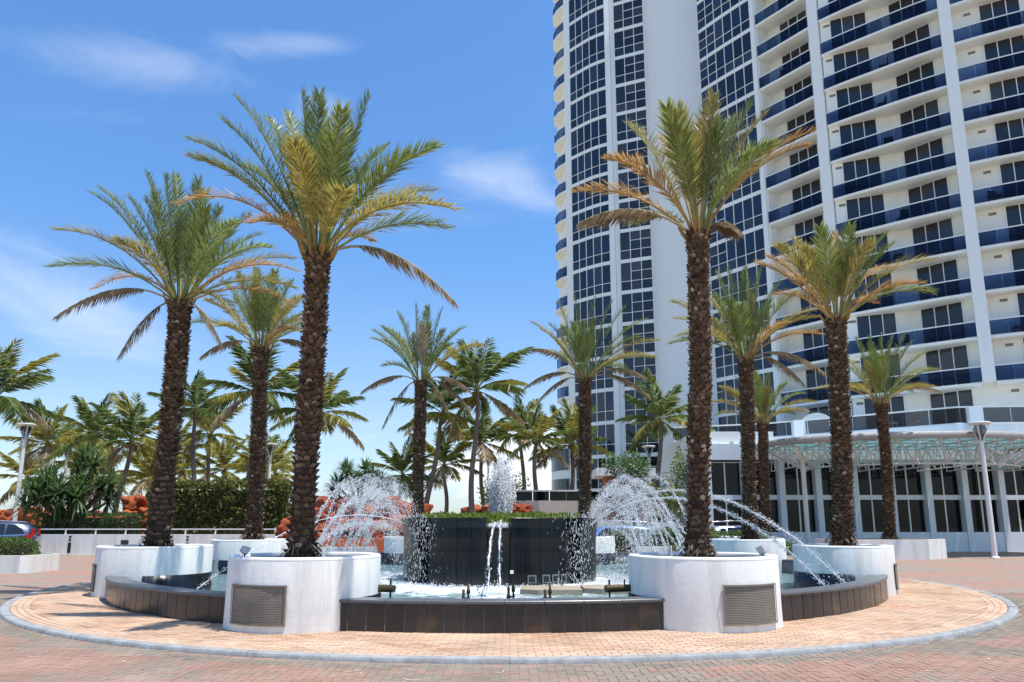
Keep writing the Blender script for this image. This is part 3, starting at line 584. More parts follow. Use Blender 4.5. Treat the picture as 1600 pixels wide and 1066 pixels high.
DP = [
 ('tallest-crowned date palm in the front left planter', 11.85, [(-3.40,1.0),(-3.40,2.84),(-3.38,3.94),(-3.37,5.06),(-3.38,6.22)], [(-2.42,0.00,2.23,'g'),(-2.41,-0.00,1.88,'b'),(-1.86,0.00,2.61,'g'),(-1.64,-0.00,3.06,'g'),(-1.19,1.44,3.63,'g'),(-0.44,-0.00,3.16,'g'),(-0.12,0.00,3.13,'g'),(0.67,-1.39,1.95,'g'),(0.78,0.00,3.07,'g'),(0.02,-1.70,1.18,'o'),(0.82,1.70,3.06,'g'),(2.13,-0.83,1.63,'g'),(1.80,1.70,2.07,'o'),(2.55,-1.70,0.09,'o'),(0.61,1.70,0.98,'b'),(2.48,-0.47,-1.00,'d'),(-3.41,1.69,1.79,'b'),(-0.59,-1.70,-0.14,'b'),(-1.45,1.70,2.06,'o'),(0.86,-1.70,0.39,'o'),(-1.54,1.34,3.44,'g')], .218, 3.25),
 ('date palm with drooping dead fronds in the leftmost planter', 16.56, [(-8.05,1.0),(-7.99,3.33),(-7.97,4.86),(-7.97,5.95),(-8.0,6.85)], [(-3.24,0.00,1.89,'o'),(-2.94,-0.01,-0.32,'d'),(-3.17,1.70,0.92,'b'),(-2.47,-0.00,2.87,'g'),(-2.25,0.00,2.99,'g'),(-1.08,-0.69,2.39,'g'),(-1.12,0.00,3.37,'g'),(-0.65,-0.00,3.31,'g'),(-0.79,0.79,3.72,'g'),(0.20,-0.00,3.20,'g'),(-0.37,1.70,3.79,'g'),(-1.27,-0.11,-1.32,'d'),(1.04,0.04,-0.96,'d'),(2.73,-1.70,0.74,'g'),(1.24,1.70,2.50,'g'),(1.85,-1.70,1.35,'g'),(2.18,1.56,1.75,'o'),(3.21,-1.19,0.38,'b'),(2.11,1.70,0.57,'b'),(-0.71,-1.70,0.91,'o'),(-0.94,1.70,2.65,'o'),(2.15,-1.70,-1.00,'o')], .265, 3.5),
 ('date palm in the back left planter, between the two left palms', 23.07, [(-8.18,1.0),(-8.17,3.18),(-8.23,5.07),(-8.31,7.34)], [(-2.14,0.40,-0.17,'d'),(-1.45,-1.14,1.30,'o'),(-2.04,1.21,2.78,'g'),(-0.52,-1.07,2.23,'g'),(-0.63,0.74,3.07,'g'),(0.78,-1.37,2.19,'g'),(0.43,1.38,2.83,'g'),(1.81,-1.57,1.27,'o'),(0.99,1.70,1.50,'o'),(-0.79,-1.70,0.29,'o'),(1.64,0.39,0.10,'d'),(1.81,-1.70,0.09,'b')], .27, 3.0),
 ('date palm with hanging dead fronds behind the left of the cascade', 27.77, [(-3.52,1.0),(-3.56,3.51),(-3.55,5.52),(-3.54,7.17)], [(-2.22,0.96,2.01,'g'),(-1.32,-1.40,1.83,'g'),(-1.06,0.38,2.95,'g'),(-0.31,-0.00,3.19,'g'),(0.09,0.82,3.33,'g'),(0.79,-0.00,3.00,'g'),(1.60,1.64,2.68,'g'),(2.48,-1.09,1.22,'o'),(-1.38,1.70,2.27,'o'),(-2.33,-0.13,-0.44,'d'),(-1.52,0.27,-1.79,'d'),(1.97,-0.02,-0.39,'d'),(1.92,0.24,-1.10,'d'),(1.15,-0.32,-1.29,'d')], .26, 3.2),
 ('date palm behind the right of the cascade, before the tower edge', 27.90, [(2.87,1.0),(2.94,3.52),(2.98,5.54),(3.01,7.3)], [(-2.15,0.63,2.54,'o'),(-2.11,-0.46,1.13,'d'),(-2.40,0.31,-0.28,'d'),(-1.99,-0.28,-1.07,'d'),(-1.04,0.00,3.18,'g'),(-0.36,-0.00,3.45,'g'),(0.51,0.00,3.45,'g'),(1.19,-0.00,3.26,'g'),(1.70,0.00,2.99,'g'),(2.55,-0.00,2.48,'g'),(3.01,0.00,1.59,'o'),(2.59,-1.15,0.63,'o'),(2.65,0.24,-0.69,'d'),(2.44,-0.15,0.02,'d')], .27, 3.45),
 ('date palm with orange fronds in the front right planter', 11.95, [(3.09,1.0),(3.19,2.86),(3.27,3.96),(3.32,5.45),(3.35,6.69)], [(-0.97,1.12,2.79,'o'),(-1.81,-1.55,0.61,'b'),(-2.08,0.12,0.27,'d'),(-0.75,-1.21,1.71,'g'),(-0.24,1.59,2.80,'b'),(0.24,-0.64,2.26,'o'),(0.70,1.66,3.27,'b'),(0.93,-0.41,2.22,'g'),(1.34,0.00,2.32,'o'),(0.98,-1.14,1.06,'g'),(2.21,0.00,2.00,'b'),(2.12,-0.00,1.72,'b'),(0.70,0.06,0.14,'d'),(-0.52,-1.01,1.77,'o'),(1.22,1.40,3.10,'g')], .200, 2.75),
 ('golden date palm in the rightmost planter of the fountain ring', 16.87, [(7.73,1.0),(7.88,2.76),(7.97,4.61),(8.05,6.54)], [(-1.65,0.51,1.65,'b'),(-1.55,-0.60,1.67,'o'),(-0.37,1.22,2.61,'o'),(-0.74,-1.13,1.91,'g'),(0.77,1.28,2.80,'b'),(0.16,-0.84,2.08,'g'),(1.44,0.00,2.23,'g'),(1.60,-0.00,1.97,'g'),(2.57,0.00,1.55,'o'),(1.68,-0.78,0.67,'b'),(-0.44,1.70,1.77,'b'),(0.53,-0.92,1.62,'o'),(2.55,1.66,1.95,'b')], .245, 2.7),
 ('date palm in the back right planter, left of the canopy', 23.38, [(7.77,1.0),(7.88,4.05),(7.97,7.05)], [(-0.82,0.00,3.06,'g'),(-0.43,-0.00,3.25,'g'),(0.26,0.19,3.32,'g'),(0.72,-0.00,3.18,'g'),(1.40,0.11,2.78,'g'),(1.42,-1.08,1.99,'g'),(2.72,0.00,1.78,'o'),(2.01,-1.50,0.47,'b'),(-0.59,1.66,2.68,'o'),(-2.41,-0.00,2.03,'o'),(-1.96,1.62,1.91,'o'),(-2.69,-1.70,0.35,'o'),(-0.54,1.70,1.40,'b'),(2.63,-0.00,-0.44,'d'),(1.96,0.13,-0.81,'d'),(0.81,-1.70,0.79,'b')], .25, 3.2),
 ('date palm standing before the canopy in the long white planter', 33.4, [(17.55,.8),(17.71,3.9),(17.74,7.2)], [(-0.74,1.70,2.65,'o'),(-0.92,-0.00,3.21,'g'),(-0.28,0.00,3.31,'g'),(0.34,-0.04,3.43,'g'),(0.87,0.00,3.31,'g'),(1.50,-0.00,3.44,'g'),(1.78,0.00,3.05,'g'),(2.51,-0.00,2.58,'g'),(3.57,1.38,1.99,'o'),(1.54,-1.70,0.52,'o'),(-0.84,1.70,1.34,'o'),(-2.86,-1.70,0.30,'o'),(3.06,0.24,0.67,'d')], .275, 3.5),
 ('shorter date palm at the left end of the canopy', 36.5, [(12.88,.0),(13.03,4.1),(13.14,6.7)], [(-2.60,0.00,1.14,'o'),(-2.30,-0.60,1.81,'o'),(-1.07,0.59,2.56,'g'),(-0.60,-1.00,2.49,'g'),(0.60,0.34,2.68,'g'),(0.73,-1.52,1.80,'g'),(2.54,0.65,1.72,'g'),(2.85,-0.00,1.13,'o'),(-2.10,1.16,0.61,'o'),(1.68,-1.60,0.36,'o')], .27, 2.9)]
for i, (lab, Y, path, tips, rad, Lf) in enumerate(DP): date_palm(lab, Y, path, tips, rad, path[0][1], 11+i*7, (13, 12, 12, 11, 12, 5, 8, 11, 10, 11)[i], Lf, ('ggggo', 'ggggo', 'gggo', 'ggggd', 'gggo', 'ooggb', 'oobg', 'oogg', 'ggo', 'ogo')[i])

# ------------------------------------------------------------------ coconut palms behind
def coco_frond_mesh(col, seed, bend):
    global rng
    keep = rng; rng = random.Random(seed); m_ = MB()
    frond(m_, (0, 0, 0), (1.35, 0, bend), (2.9, 0, bend-.55), col, n=64, ln=.80, wd=.019, bare=.16, droop=.55, r0=.035, vee=.12, fwd=.55)
    me = bpy.data.meshes.new('frond'); me.from_pydata(m_.v, [], m_.f); me.materials.append(MT['leaf_'+col])
    at = me.attributes.new('rnd', 'FLOAT', 'FACE'); at.data.foreach_set('value', m_.a); rng = keep; return me
CF = {c: [coco_frond_mesh(c, 5+3*i+ord(c), (.45, .2, .6)[i]) for i in range(3)] for c in 'cyd'}
def coconut(label, x, y, h, lean, sc, seed, yellow=.25, z0=0.):
    global rng
    keep = rng; rng = random.Random(seed)
    th = tag(empty('coconut_palm', (x-lean, y, z0)), label, 'palm tree', 'coconut palms behind the fountain')
    top = Vector((lean, 0, h-z0)); n = 12
    tk = MB(); tk.tube([Vector((lean*(i/n)**1.6+.12*sin(i*.6+seed), 0, (h-z0)*i/n-.05*(i == 0))) if i < n else top for i in range(n+1)], [.20-.085*i/n+(.10 if i == 0 else 0) for i in range(n+1)], 10); tk.build('trunk', MT['cocobark'], th)
    for k in range(17):
        az = 2.399*k+seed; u = k/16; pitch = R(78-112*u+rng.uniform(-10, 10)); c = 'y' if rng.random() < yellow*(.7+u) else 'c'
        if u > .93 and rng.random() < .6: c = 'd'
        s = sc*rng.uniform(.85, 1.12)
        M4 = Matrix.Translation(top+Vector((0, 0, -.05))) @ Matrix.Rotation(az, 4, 'Z') @ Matrix.Rotation(-pitch, 4, 'Y') @ Matrix.Scale(s, 4)
        place('frond', rng.choice(CF[c]), th, M4)
    nut = MB()
    for k in range(6):
        a = k*1.05; c0 = top+Vector((.22*cos(a), .22*sin(a), -.22)); nut.lathe([(0, -.12), (.07, -.09), (.10, 0), (.07, .09), (0, .12)], c0, 8, .4)
    nut.build('coconuts', MT['leaf_o'], th); rng = keep
for i, a in enumerate((
 ('coconut palm cut by the left edge of the picture', -31.6, 43, 9.2, .4, 1.3, .3), ('yellowish coconut palm behind the left street lamp', -33.9, 52, 7.3, -.5, 1.0, .7), ('coconut palm rising above the left pandanus', -29.3, 50, 7.7, .4, 1.05, .35),
 ('dark coconut palm with bowed fronds just right of the left pandanus', -24.6, 46, 6.9, .6, 1.05, .25), ('small pale coconut palm left of the leftmost date trunk', -30.2, 60, 5.4, .2, .9, .9), ('slim coconut palm just right of the leftmost date trunk', -21.5, 48, 9.2, -.4, .92, .2),
 ('coconut palm between the two left date trunks, yellow below', -23.2, 55, 8.4, .2, 1.0, .65), ('big coconut palm whose crown shows behind the back left date trunk', -15.9, 44, 9.7, .3, 1.2, .2), ('coconut palm just right of the tallest left date trunk', -11.4, 42, 8.1, .5, 1.05, .25),
 ('far low coconut palm above the sea grape hedge, left one', -28.5, 62, 6.0, .2, .95, .8), ('far low coconut palm above the sea grape hedge, middle one', -24.0, 60, 6.0, -.2, 1.0, .8), ('far low coconut palm above the sea grape hedge, right one', -19.7, 60, 5.7, .3, .95, .7),
 ('leaning coconut palm right of the palm behind the cascade', -4.2, 44, 8.4, 1.0, 1.0, .35), ('tall full coconut palm between the two rear date palms', -2.0, 42, 9.5, .2, 1.22, .25), ('low coconut palm behind the left spray', -6.9, 46, 4.7, .2, .85, .4),
 ('coconut palm with straight dark trunk right of the water plume', 1.8, 48, 7.2, .1, .95, .35), ('tall thin coconut palm behind the water plume', .9, 54, 8.6, -.1, .85, .3), ('coconut palm behind the rear right date trunk', 4.4, 50, 7.1, .2, 1.05, .4),
 ('dark windblown coconut palm before the white tower column', 9.8, 46, 8.3, .3, 1.0, .15), ('coconut palm with pale lower fronds left of the water plume', -2.2, 52, 7.5, -.4, 1.0, .6), ('far yellow coconut palm at far left behind the lamp', -36.6, 60, 7.4, .3, 1.0, .8), ('coconut palm in the middle distance above the red rocks', -26.6, 56, 7.0, .2, 1.0, .5),
 ('pale coconut palm low behind the lamp at far left', -38.5, 57, 5.2, .3, 1.0, .9), ('golden coconut palm low behind the pandanus', -31.8, 55, 5.2, -.3, 1.05, .95), ('golden coconut palm low behind the leftmost date trunk', -26.0, 52, 4.8, .3, 1.0, .9), ('pale coconut palm just left of the back left date trunk', -18.8, 54, 5.6, .3, 1.0, .85), ('coconut palm low behind the leaning palm near the plume', -4.9, 53, 5.9, -.2, 1.0, .55))):
    coconut(a[0], a[1], a[2], a[3], a[4], a[5]*1.03, 31+i*5, a[6])

# ------------------------------------------------------------------ pandanus, hedges, small tree
def pandanus(label, x, y, z0, rosettes, sc, seed):
    global rng
    keep = rng; rng = random.Random(seed); th = tag(empty('pandanus', (x, y, z0)), label, 'shrub', 'spiky screw pines')
    tk = MB(); tk.tube([(0, 0, -.1), (.03, 0, .55*sc)], [.16*sc, .12*sc], 8); trn = tk.build('trunk', MT['cocobark'], th)
    for dx, dy, dz in rosettes:
        c = Vector((dx, dy, dz))*sc; b = MB(); b.tube([(.03, 0, .5*sc), Vector((dx*.5, dy*.5, .45+dz*.35))*sc, c], [.085*sc, .07*sc, .05*sc], 7); b.build('branch', MT['cocobark'], trn)
        m_ = MB()
        for k in range(120):
            d = rv(); d.z = d.z*.75+.35; d.normalize(); l = rng.uniform(.75, 1.25)*sc; w = .036*sc; s = d.cross(Vector((0, 0, 1))); s = s.normalized()*w if s.length > .05 else Vector((w, 0, 0))
            p1 = c+d*l*.55; p2 = c+d*l+Vector((0, 0, -.18*l)); v = min(1, max(0, rng.gauss(.45, .2)))
            m_.add([c-s*.6, c+s*.6, p1+s, p1-s], [(0, 1, 2, 3)], v); m_.add([p1-s, p1+s, p2], [(0, 1, 2)], v)
        m_.build('leaf_rosette', MT['leaf_p'], th)
    rng = keep
pandanus('spiky pandanus shrub left of the leftmost date palm', -24.2, 39.5, .9, [(-1.5,0,1.7),(-.9,-.4,2.3),(-.2,-.5,2.0),(.1,.3,2.7),(.7,-.5,2.1),(1.3,0,1.9),(1.6,.2,1.5),(-1.2,.5,2.6),(.4,-.6,1.5),(-.6,-.7,1.5),(-1.9,.1,1.25),(.8,.2,3.0),(.3,.3,3.4),(-1.0,-.9,1.9),(0,-.9,1.7),(.9,-.9,1.6),(1.9,-.3,2.2)], 1.25, 3)
pandanus('spiky pandanus shrub behind the left spray arcs', -7.6, 36.5, 1.9, [(-1.4,0,1.9),(-.8,-.3,2.5),(-.2,-.3,2.2),(.2,.2,2.8),(.7,-.2,2.4),(1.2,0,2.1),(1.6,.2,1.8),(-1.0,.4,2.8),(-1.7,.2,1.5),(.2,-.5,1.8)], .85, 5)
hedge('sea_grape_hedge', 'tall sea grape hedge with reddish leaves behind the white wall', 'hedge', boxfn(-19.6, -12.2, 39.0, 40.4, 1.1, 3.75, .22), 9500, .17, .075, MT['leaf_s'], bx(-19.3, -12.5, 39.5, 40.2, 0, 3.4))
hedge('low_hedge', 'low dark hedge behind the white wall, below the pandanus', 'hedge', boxfn(-25.2, -19.9, 38.4, 39.2, .9, 2.05, .12), 3600, .10, .04, MT['leaf_p'], bx(-25, -20, 38.6, 39.1, 0, 1.9))
hp = tag(empty('hedge_planter', (-19.5, 24.2, 0)), 'low white planter box holding a clipped hedge at far left', 'planter')
b = MB(); b.prism([(-6, -.45), (3.55, -.45), (3.75, -.2), (3.75, 1.3), (-6, 1.3)], 0, .56); b.build('wall', MT['stucco'], hp); b = MB(); b.prism([(-6, -.3), (3.5, -.3), (3.6, -.1), (3.6, 1.2), (-6, 1.2)], .5, .565); b.build('soil', MT['soil'], hp)
def capfn():
    while True:
        x = rng.uniform(-24, -15.95); u = (x+19)/1; t = rng.uniform(0, pi); ex = 1 if x < -16.6 else math.sqrt(max(0, 1-((x+16.6)/.65)**2)); p = Vector((x, 24.55-.62*cos(t)*ex, .5+.62*sin(t)**.6*ex)); o = Vector((0, -cos(t), sin(t)))
        return p+o*.05*noise.noise(p*3)-o*rng.random()*.08, o
hedge('clipped_hedge', 'rounded clipped green hedge in the low white box at far left', 'hedge', capfn, 7000, .075, .028, MT['leaf_h'], bx(-24, -16.3, 24.2, 24.9, .5, .95))
def moundfn(x, y, z, rx, ry, rz):
    def f():
        d = rv(); d.z = abs(d.z); p = Vector((x+d.x*rx, y+d.y*ry, z+d.z*rz)); k = noise.noise(p*1.4)*.16; return p+d*k-d*rng.random()*.15, d
    return f
hedge('clipped_hedge', 'clipped green hedge mound behind the rightmost planter', 'hedge', moundfn(9.4, 30.5, .35, 2.6, .9, .95), 4200, .085, .032, MT['leaf_h'], lambda c: c.lathe([(0, .9), (.6, .8), (.8, .3)], (9.4, 30.5, .1), 12))
hedge('clipped_hedge', 'green hedge seen through the right spray', 'hedge', boxfn(4.6, 9.2, 32.2, 33.2, .4, 1.25, .12), 3600, .09, .034, MT['leaf_h'], bx(4.8, 9, 32.4, 33, .2, 1.1))
def small_tree(label, x, y, h, r, n, mat, seed, name='leafy_tree'):
    global rng
    keep = rng; rng = random.Random(seed); th = tag(empty(name, (x, y, 0)), label, 'tree')
    tk = MB(); tk.tube([(0, 0, -.1), (.06, 0, h*.3), (-.05, 0, h*.55)], [.12, .09, .06], 8)
    cs = []
    for k in range(13):
        d = rv(); c = Vector((d.x*r*.75, d.y*r*.75, h-r*.9+d.z*r*.85)); cs.append(c); tk.tube([(0, 0, h*.35), c*.6+Vector((0, 0, h*.2)), c], [.05, .035, .012], 6)
    tk.build('trunk', MT['cocobark'], th); m_ = MB()
    for k in range(n):
        c = rng.choice(cs); d = rv(); p = c+d*r*.42*rng.random()**.4; leaf_quad(m_, p, d+rv()*.8, rv(), .16, .06, min(1, max(0, .45+.3*d.z+rng.gauss(0, .2))))
    m_.build('crown', mat, th); rng = keep
small_tree('light green leafy tree left of the front right date trunk', 11.6, 44.5, 7.3, 1.9, 3600, MT['leaf_t'], 4)
small_tree('small dark tree seen through the right spray', 8.3, 38.5, 4.0, 1.2, 1300, MT['leaf_s'], 9)
small_tree('loose green bush behind the central water plume', -.4, 50.5, 5.0, 1.9, 2600, MT['leaf_s'], 12, 'leafy_bush')
small_tree('broad green bush just right of the rear right date palm', 6.6, 41, 5.2, 1.7, 2200, MT['leaf_p'], 15, 'leafy_bush')

# ------------------------------------------------------------------ red rockwork
def rock_mesh(seed):
    b = MB(); n = 12; idx = {}
    def vid(p):
        k = tuple(round(c, 4) for c in p)
        if k not in idx:
            q = Vector(p); q = q.normalized()*(.55*1/max(abs(c) for c in q.normalized())**.45)*1.0
            q = q*(1+.38*noise.noise(q*1.9+Vector((seed*3.1, 0, 0)))+.34*noise.noise(q*4.3+Vector((0, seed*2.3, 0)))); idx[k] = len(b.v); b.v.append(tuple(q))
        return idx[k]
    for ax in range(3):
        for s in (-1, 1):
            for i in range(n):
                for j in range(n):
                    c = []
                    for di, dj in ((0, 0), (1, 0), (1, 1), (0, 1)):
                        p = [0, 0, 0]; p[ax] = s; p[(ax+1) % 3] = -1+2*(i+di)/n; p[(ax+2) % 3] = -1+2*(j+dj)/n; c.append(vid(p))
                    b.f.append(tuple(c if s > 0 else c[::-1])); b.a.append(.5); b.sm.append(True)
    me = bpy.data.meshes.new('rock'); me.from_pydata(b.v, [], b.f); me.materials.append(MT['rock']); me.polygons.foreach_set('use_smooth', [True]*len(b.f)); return me
RM = [rock_mesh(i) for i in range(6)]
def rocks(label, spans, seed):
    r_ = random.Random(seed); x0, y0 = spans[0][0], spans[0][2]; th = tag(empty('rock_wall', (x0, y0, 0)), label, 'rock wall', 'orange red rockwork')
    for xa, xb, y, za, zb, sz in spans:
        x = xa
        while x < xb:
            z = za
            while z < zb:
                s = sz*r_.uniform(.8, 1.25); M4 = Matrix.Translation((x-x0+r_.uniform(-.15, .15), y-y0+r_.uniform(-.15, .25), min(z, zb-s*.35))) @ Matrix.Rotation(r_.uniform(0, 6), 4, 'Z') @ Matrix.Diagonal((s*1.25, s*1.0, s*r_.uniform(.75, 1.0), 1))
                place('rock', r_.choice(RM), th, M4); z += s*.72
            x += sz*1.05
rocks('orange red rock wall behind the grey car at far left', [(-34, -19.5, 43, .4, 2.35, 1.0), (-22.6, -17, 44, 1.4, 3.2, 1.0)], 1)
rocks('stepped orange red rock cascade behind the left spray', [(-10.4, -5.0, 35.2, .4, 1.9, 1.1), (-10.2, -4.9, 34.1, .2, 1.1, .9), (-9.2, -4.8, 36.2, 1.2, 2.75, 1.0)], 2)
rocks('orange red rocks behind the central water plume', [(-2.4, .9, 45.5, .8, 2.75, 1.0), (-4.3, -2.3, 45.5, .8, 1.9, 1.0)], 3)
# ledges of the rock cascade
for z, y0, lab in ((1.62, 33.6, 'upper orange ledge of the rock cascade behind the spray'), (.9, 33.0, 'lower orange ledge of the rock cascade behind the spray')):
    b = MB(); pts = []; n = 24
    for i in range(n+1): pts.append((-10.6+6.2*i/n, y0+.18*noise.noise((i*.4, z, 0))))
    b.prism(pts+[(-4.4, y0+1.3), (-10.6, y0+1.3)], z-.35 if z > 1 else 0, z); tag(b.build('rock_ledge', MT['ledge']), lab, 'rock')

# ------------------------------------------------------------------ left boundary wall with rail
bw = tag(empty('boundary_wall', (-24.8, 37.4, 0)), 'low white wall with a metal rail behind the grey car', 'wall'); b = MB(); b.box(-3, 12.9, 0, .3, 0, 1.04); b.build('wall', MT['stucco'], bw)
rl = MB(); rl.box(-3, 12.9, .11, .19, 1.27, 1.33); rl.build('rail', MT['whitemetal'], bw)
for k in range(11):
    q = MB(); q.box(-2.9+1.55*k, -2.84+1.55*k, .12, .18, 1.04, 1.275); q.build('rail_post', MT['whitemetal'], bw)
for xx in (2.05, 8.1):
    q = MB(); q.prism([(xx, -.012), (xx+.16, -.012), (xx+.16, .01), (xx, .01)], .10, .62); q.build('drain_slot', MT['black'], bw)
    for z in (.70, .86): q = MB(); q.box(xx+.02, xx+.14, -.012, .01, z, z+.1); q.build('drain_slot', MT['black'], bw)
b = MB(); b.box(-8.4, -5.6, 30.2, 30.6, 0, .62); tag(b.build('low_wall', MT['stucco']), 'short low white wall behind the left spray', 'wall', 'low white walls behind the sprays')
b = MB(); b.box(5.4, 8.0, 30.6, 31.0, 0, .62); tag(b.build('low_wall', MT['stucco']), 'short low white wall behind the right spray', 'wall', 'low white walls behind the sprays')

# ------------------------------------------------------------------ street lamps
def lamp(label, x, y, h=7.25):
    th = tag(empty('street_lamp', (x, y, 0)), label, 'street lamp', 'white funnel street lamps')
    b = MB(); b.lathe([(.20, 0), (.20, .06), (.17, .09), (.14, .1)], (0, 0, 0), 16); b.build('base', MT['whitemetal'], th)
    b = MB(); b.tube([(0, 0, .05), (0, 0, h*.5), (0, 0, h-.95)], [.125, .112, .09], 14); b.build('pole', MT['whitemetal'], th)
    b = MB()
    for k in range(4):
        a = pi/4+k*pi/2; b.tube([(.08*cos(a), .08*sin(a), h-1.0), (.12*cos(a), .12*sin(a), h-.75), (.40*cos(a), .40*sin(a), h-.10)], [.038, .032, .026], 7)
    arm = b.build('arms', MT['whitemetal'], th)
    b = MB(); b.lathe([(.0, h-.05), (.46, h-.10), (.50, h-.03), (.46, h), (.0, h+.02)], (0, 0, 0), 20); b.build('lamp_dish', MT['whitemetal'], th)
    b = MB(); b.lathe([(.0, h-.85), (.10, h-.85), (.27, h-.3), (.24, h-.14), (0, h-.14)], (0, 0, 0), 14); b.build('lens', MT['smoke'], th)
for a in (('white funnel street lamp nearest the grey car at far left', -27.9, 40.7), ('white street lamp standing in the left pandanus', -32.4, 52), ('white street lamp between the left date trunks', -17.2, 51), ('far street lamp just left of the water plume', -1.85, 61), ('street lamp rising through the right spray', 10.3, 52.5), ('white street lamp before the glazed lobby at right', 22.45, 33.6, 6.35)): lamp(*a)

# ------------------------------------------------------------------ cars
def car(name, label, x, y, rz, paint, suv=True, sc=1):
    th = tag(empty(name, (x, y, 0), rz), label, 'car'); th.scale = (sc,)*3
    # stations along length (x, front +): half width sill, belt, roof; z bottom, belt, roof
    ST = [(-2.28, .70, .80, .0, .48, .98, .98), (-2.20, .86, .88, .55, .34, 1.02, 1.30), (-1.95, .91, .92, .63, .28, 1.04, 1.56), (-1.3, .92, .93, .66, .26, 1.03, 1.66), (-.3, .92, .93, .67, .25, 1.0, 1.69), (.45, .92, .93, .65, .25, .98, 1.62), (1.0, .92, .92, .60, .26, .97, 1.28), (1.25, .92, .91, .70, .27, .98, 1.04), (1.9, .90, .87, .66, .30, .92, .95), (2.2, .82, .80, .5, .36, .74, .78), (2.3, .70, .66, .4, .44, .62, .64)]
    if not suv: ST = [(a, b, c, d, e, f*.92, 1.0+(g-1.0)*.72 if g > 1.05 else g*.92) for a, b, c, d, e, f, g in ST]
    b = MB(); vs = []
    for X, hs, hb, hr, zb, zl, zr in ST:
        hr = max(hr, .35); ring = [(-hs*.9, zb), (-hs, zb+.12), (-hb, zl-.12), (-hb+.02, zl), (-hr-.03, zr-.06), (-hr+.08, zr), (hr-.08, zr), (hr+.03, zr-.06), (hb-.02, zl), (hb, zl-.12), (hs, zb+.12), (hs*.9, zb)]
        vs += [(X, yy, zz_) for yy, zz_ in ring]
    n = 12; fs = [(i*n+k, i*n+(k+1) % n, (i+1)*n+(k+1) % n, (i+1)*n+k) for i in range(len(ST)-1) for k in range(n)]+[tuple(range(n-1, -1, -1)), tuple(range((len(ST)-1)*n, len(ST)*n))]
    b.add(vs, fs, .5, True); bd = b.build('body', paint, th)
    # side glass panes follow the sloping flank
    def side(s, poly, mat, name, off=.012, par=th):
        q = MB(); pv = []
        for X, u in poly:
            for i in range(len(ST)-1):
                if ST[i][0] <= X <= ST[i+1][0]: f = (X-ST[i][0])/(ST[i+1][0]-ST[i][0]); A = [ST[i][j]+(ST[i+1][j]-ST[i][j])*f for j in range(7)]; break
            hb, hr, zl, zr = A[2]-.02, max(A[3], .35)+.03, A[5], A[6]-.06; pv.append((X, s*(hb+(hr-hb)*u+off), zl+(zr-zl)*u))
        m_ = len(pv); q.add(pv, [tuple(range(m_)) if s < 0 else tuple(range(m_-1, -1, -1))]); q.build(name, mat, par)
    for s in (-1, 1):
        side(s, [(-1.85, .18), (-1.12, .12), (-1.12, .92), (-1.45, .90), (-1.75, .62)], MT['glass'], 'window'); side(s, [(-1.04, .1), (-.22, .08), (-.22, .93), (-1.04, .93)], MT['glass'], 'window'); side(s, [(-.14, .08), (.82, .06), (.45, .93), (-.14, .93)], MT['glass'], 'window')
        side(s, [(-1.95, .02), (.9, .0), (.9, .055), (-1.95, .09)], MT['chrome'], 'window_trim', .016)
        q = MB(); q.prism([(-2.27, s*.55), (-2.27, s*.80), (-2.12, s*.905), (-1.85, s*.935), (-1.85, s*.90), (-2.1, s*.5)], .88, 1.06); q.prism([(-2.245, s*.66), (-2.245, s*.80), (-2.10, s*.86), (-2.05, s*.6)], 1.06, 1.34); q.build('taillight', MT['red'], th)
        for wx in (-1.38, 1.38):
            w = MB(); yy = s*.82; w.tube([(wx, yy-.11, .345), (wx, yy+.11, .345)], .345, 22); wo = w.build('wheel', MT['black'], th)
            w = MB(); w.tube([(wx, yy-.115, .345), (wx, yy+.115, .345)], .23, 16); w.build('rim', MT['grey'], wo)
            w = MB(); w.tube([(wx, yy-.10, .36), (wx, yy+.105, .36)], .40, 20); w.build('wheel_arch', MT['black'], th)
    q = MB(); q.box(-2.31, -2.2, -.78, .78, .36, .56); q.build('bumper', MT['black'], th); q = MB(); q.box(-2.325, -2.29, -.7, .7, .56, .60); q.build('bumper_trim', MT['chrome'], th)
    q = MB(); q.add([(-2.235, -.55, 1.08), (-2.235, .55, 1.08), (-2.02, .5, 1.52), (-2.02, -.5, 1.52)], [(0, 1, 2, 3)]); q.build('rear_window', MT['glass'], th)
    q = MB()
    for s in (-1, 1): q.tube([(-1.7, s*.6, 1.66), (-.3, s*.62, 1.745), (.3, s*.60, 1.70)], .02, 6)
    q.build('roof_rail', MT['chrome'], th)
    return th
car('parked_car', 'dark blue grey estate car with a red taillight at far left', -25.0, 34.3, pi+.42, MT['suv'])
car('parked_car', 'blue car glimpsed through the right spray', 5.2, 37.0, pi*.98, MT['bluecar'], False)
car('parked_car', 'white car parked right of the front right date trunk', 12.1, 37.6, .05, MT['whitecar'], False)

# ------------------------------------------------------------------ the tower
tw = tag(empty('condominium_tower', (20, 58, 0)), 'tall white tower with dark glass strips and rows of blue glass balconies', 'building')
TW0 = Vector((20, 58))
F0, NF = 7.5, 18
def P2(p): return (p[0]-20, p[1]-58)
def lerp(a, b, t): return (a[0]+(b[0]-a[0])*t, a[1]+(b[1]-a[1])*t)
def along(poly, t):
    ls = [math.dist(poly[i], poly[i+1]) for i in range(len(poly)-1)]; q = t*sum(ls)
    for i, l in enumerate(ls):
        if q <= l or i == len(ls)-1: return lerp(poly[i], poly[i+1], min(1, q/l))
        q -= l
def offs(poly, d):
    out = []
    for i, p in enumerate(poly):
        a, b = poly[max(i-1, 0)], poly[min(i+1, len(poly)-1)]; v = Vector((b[0]-a[0], b[1]-a[1])).normalized(); out.append((p[0]-v.y*d, p[1]+v.x*d))   # d>0: into the building
    return out
s1 = [(6.14,65.66),(7.04,64.71),(7.92,63.84),(8.63,63.32),(9.38,62.87)]
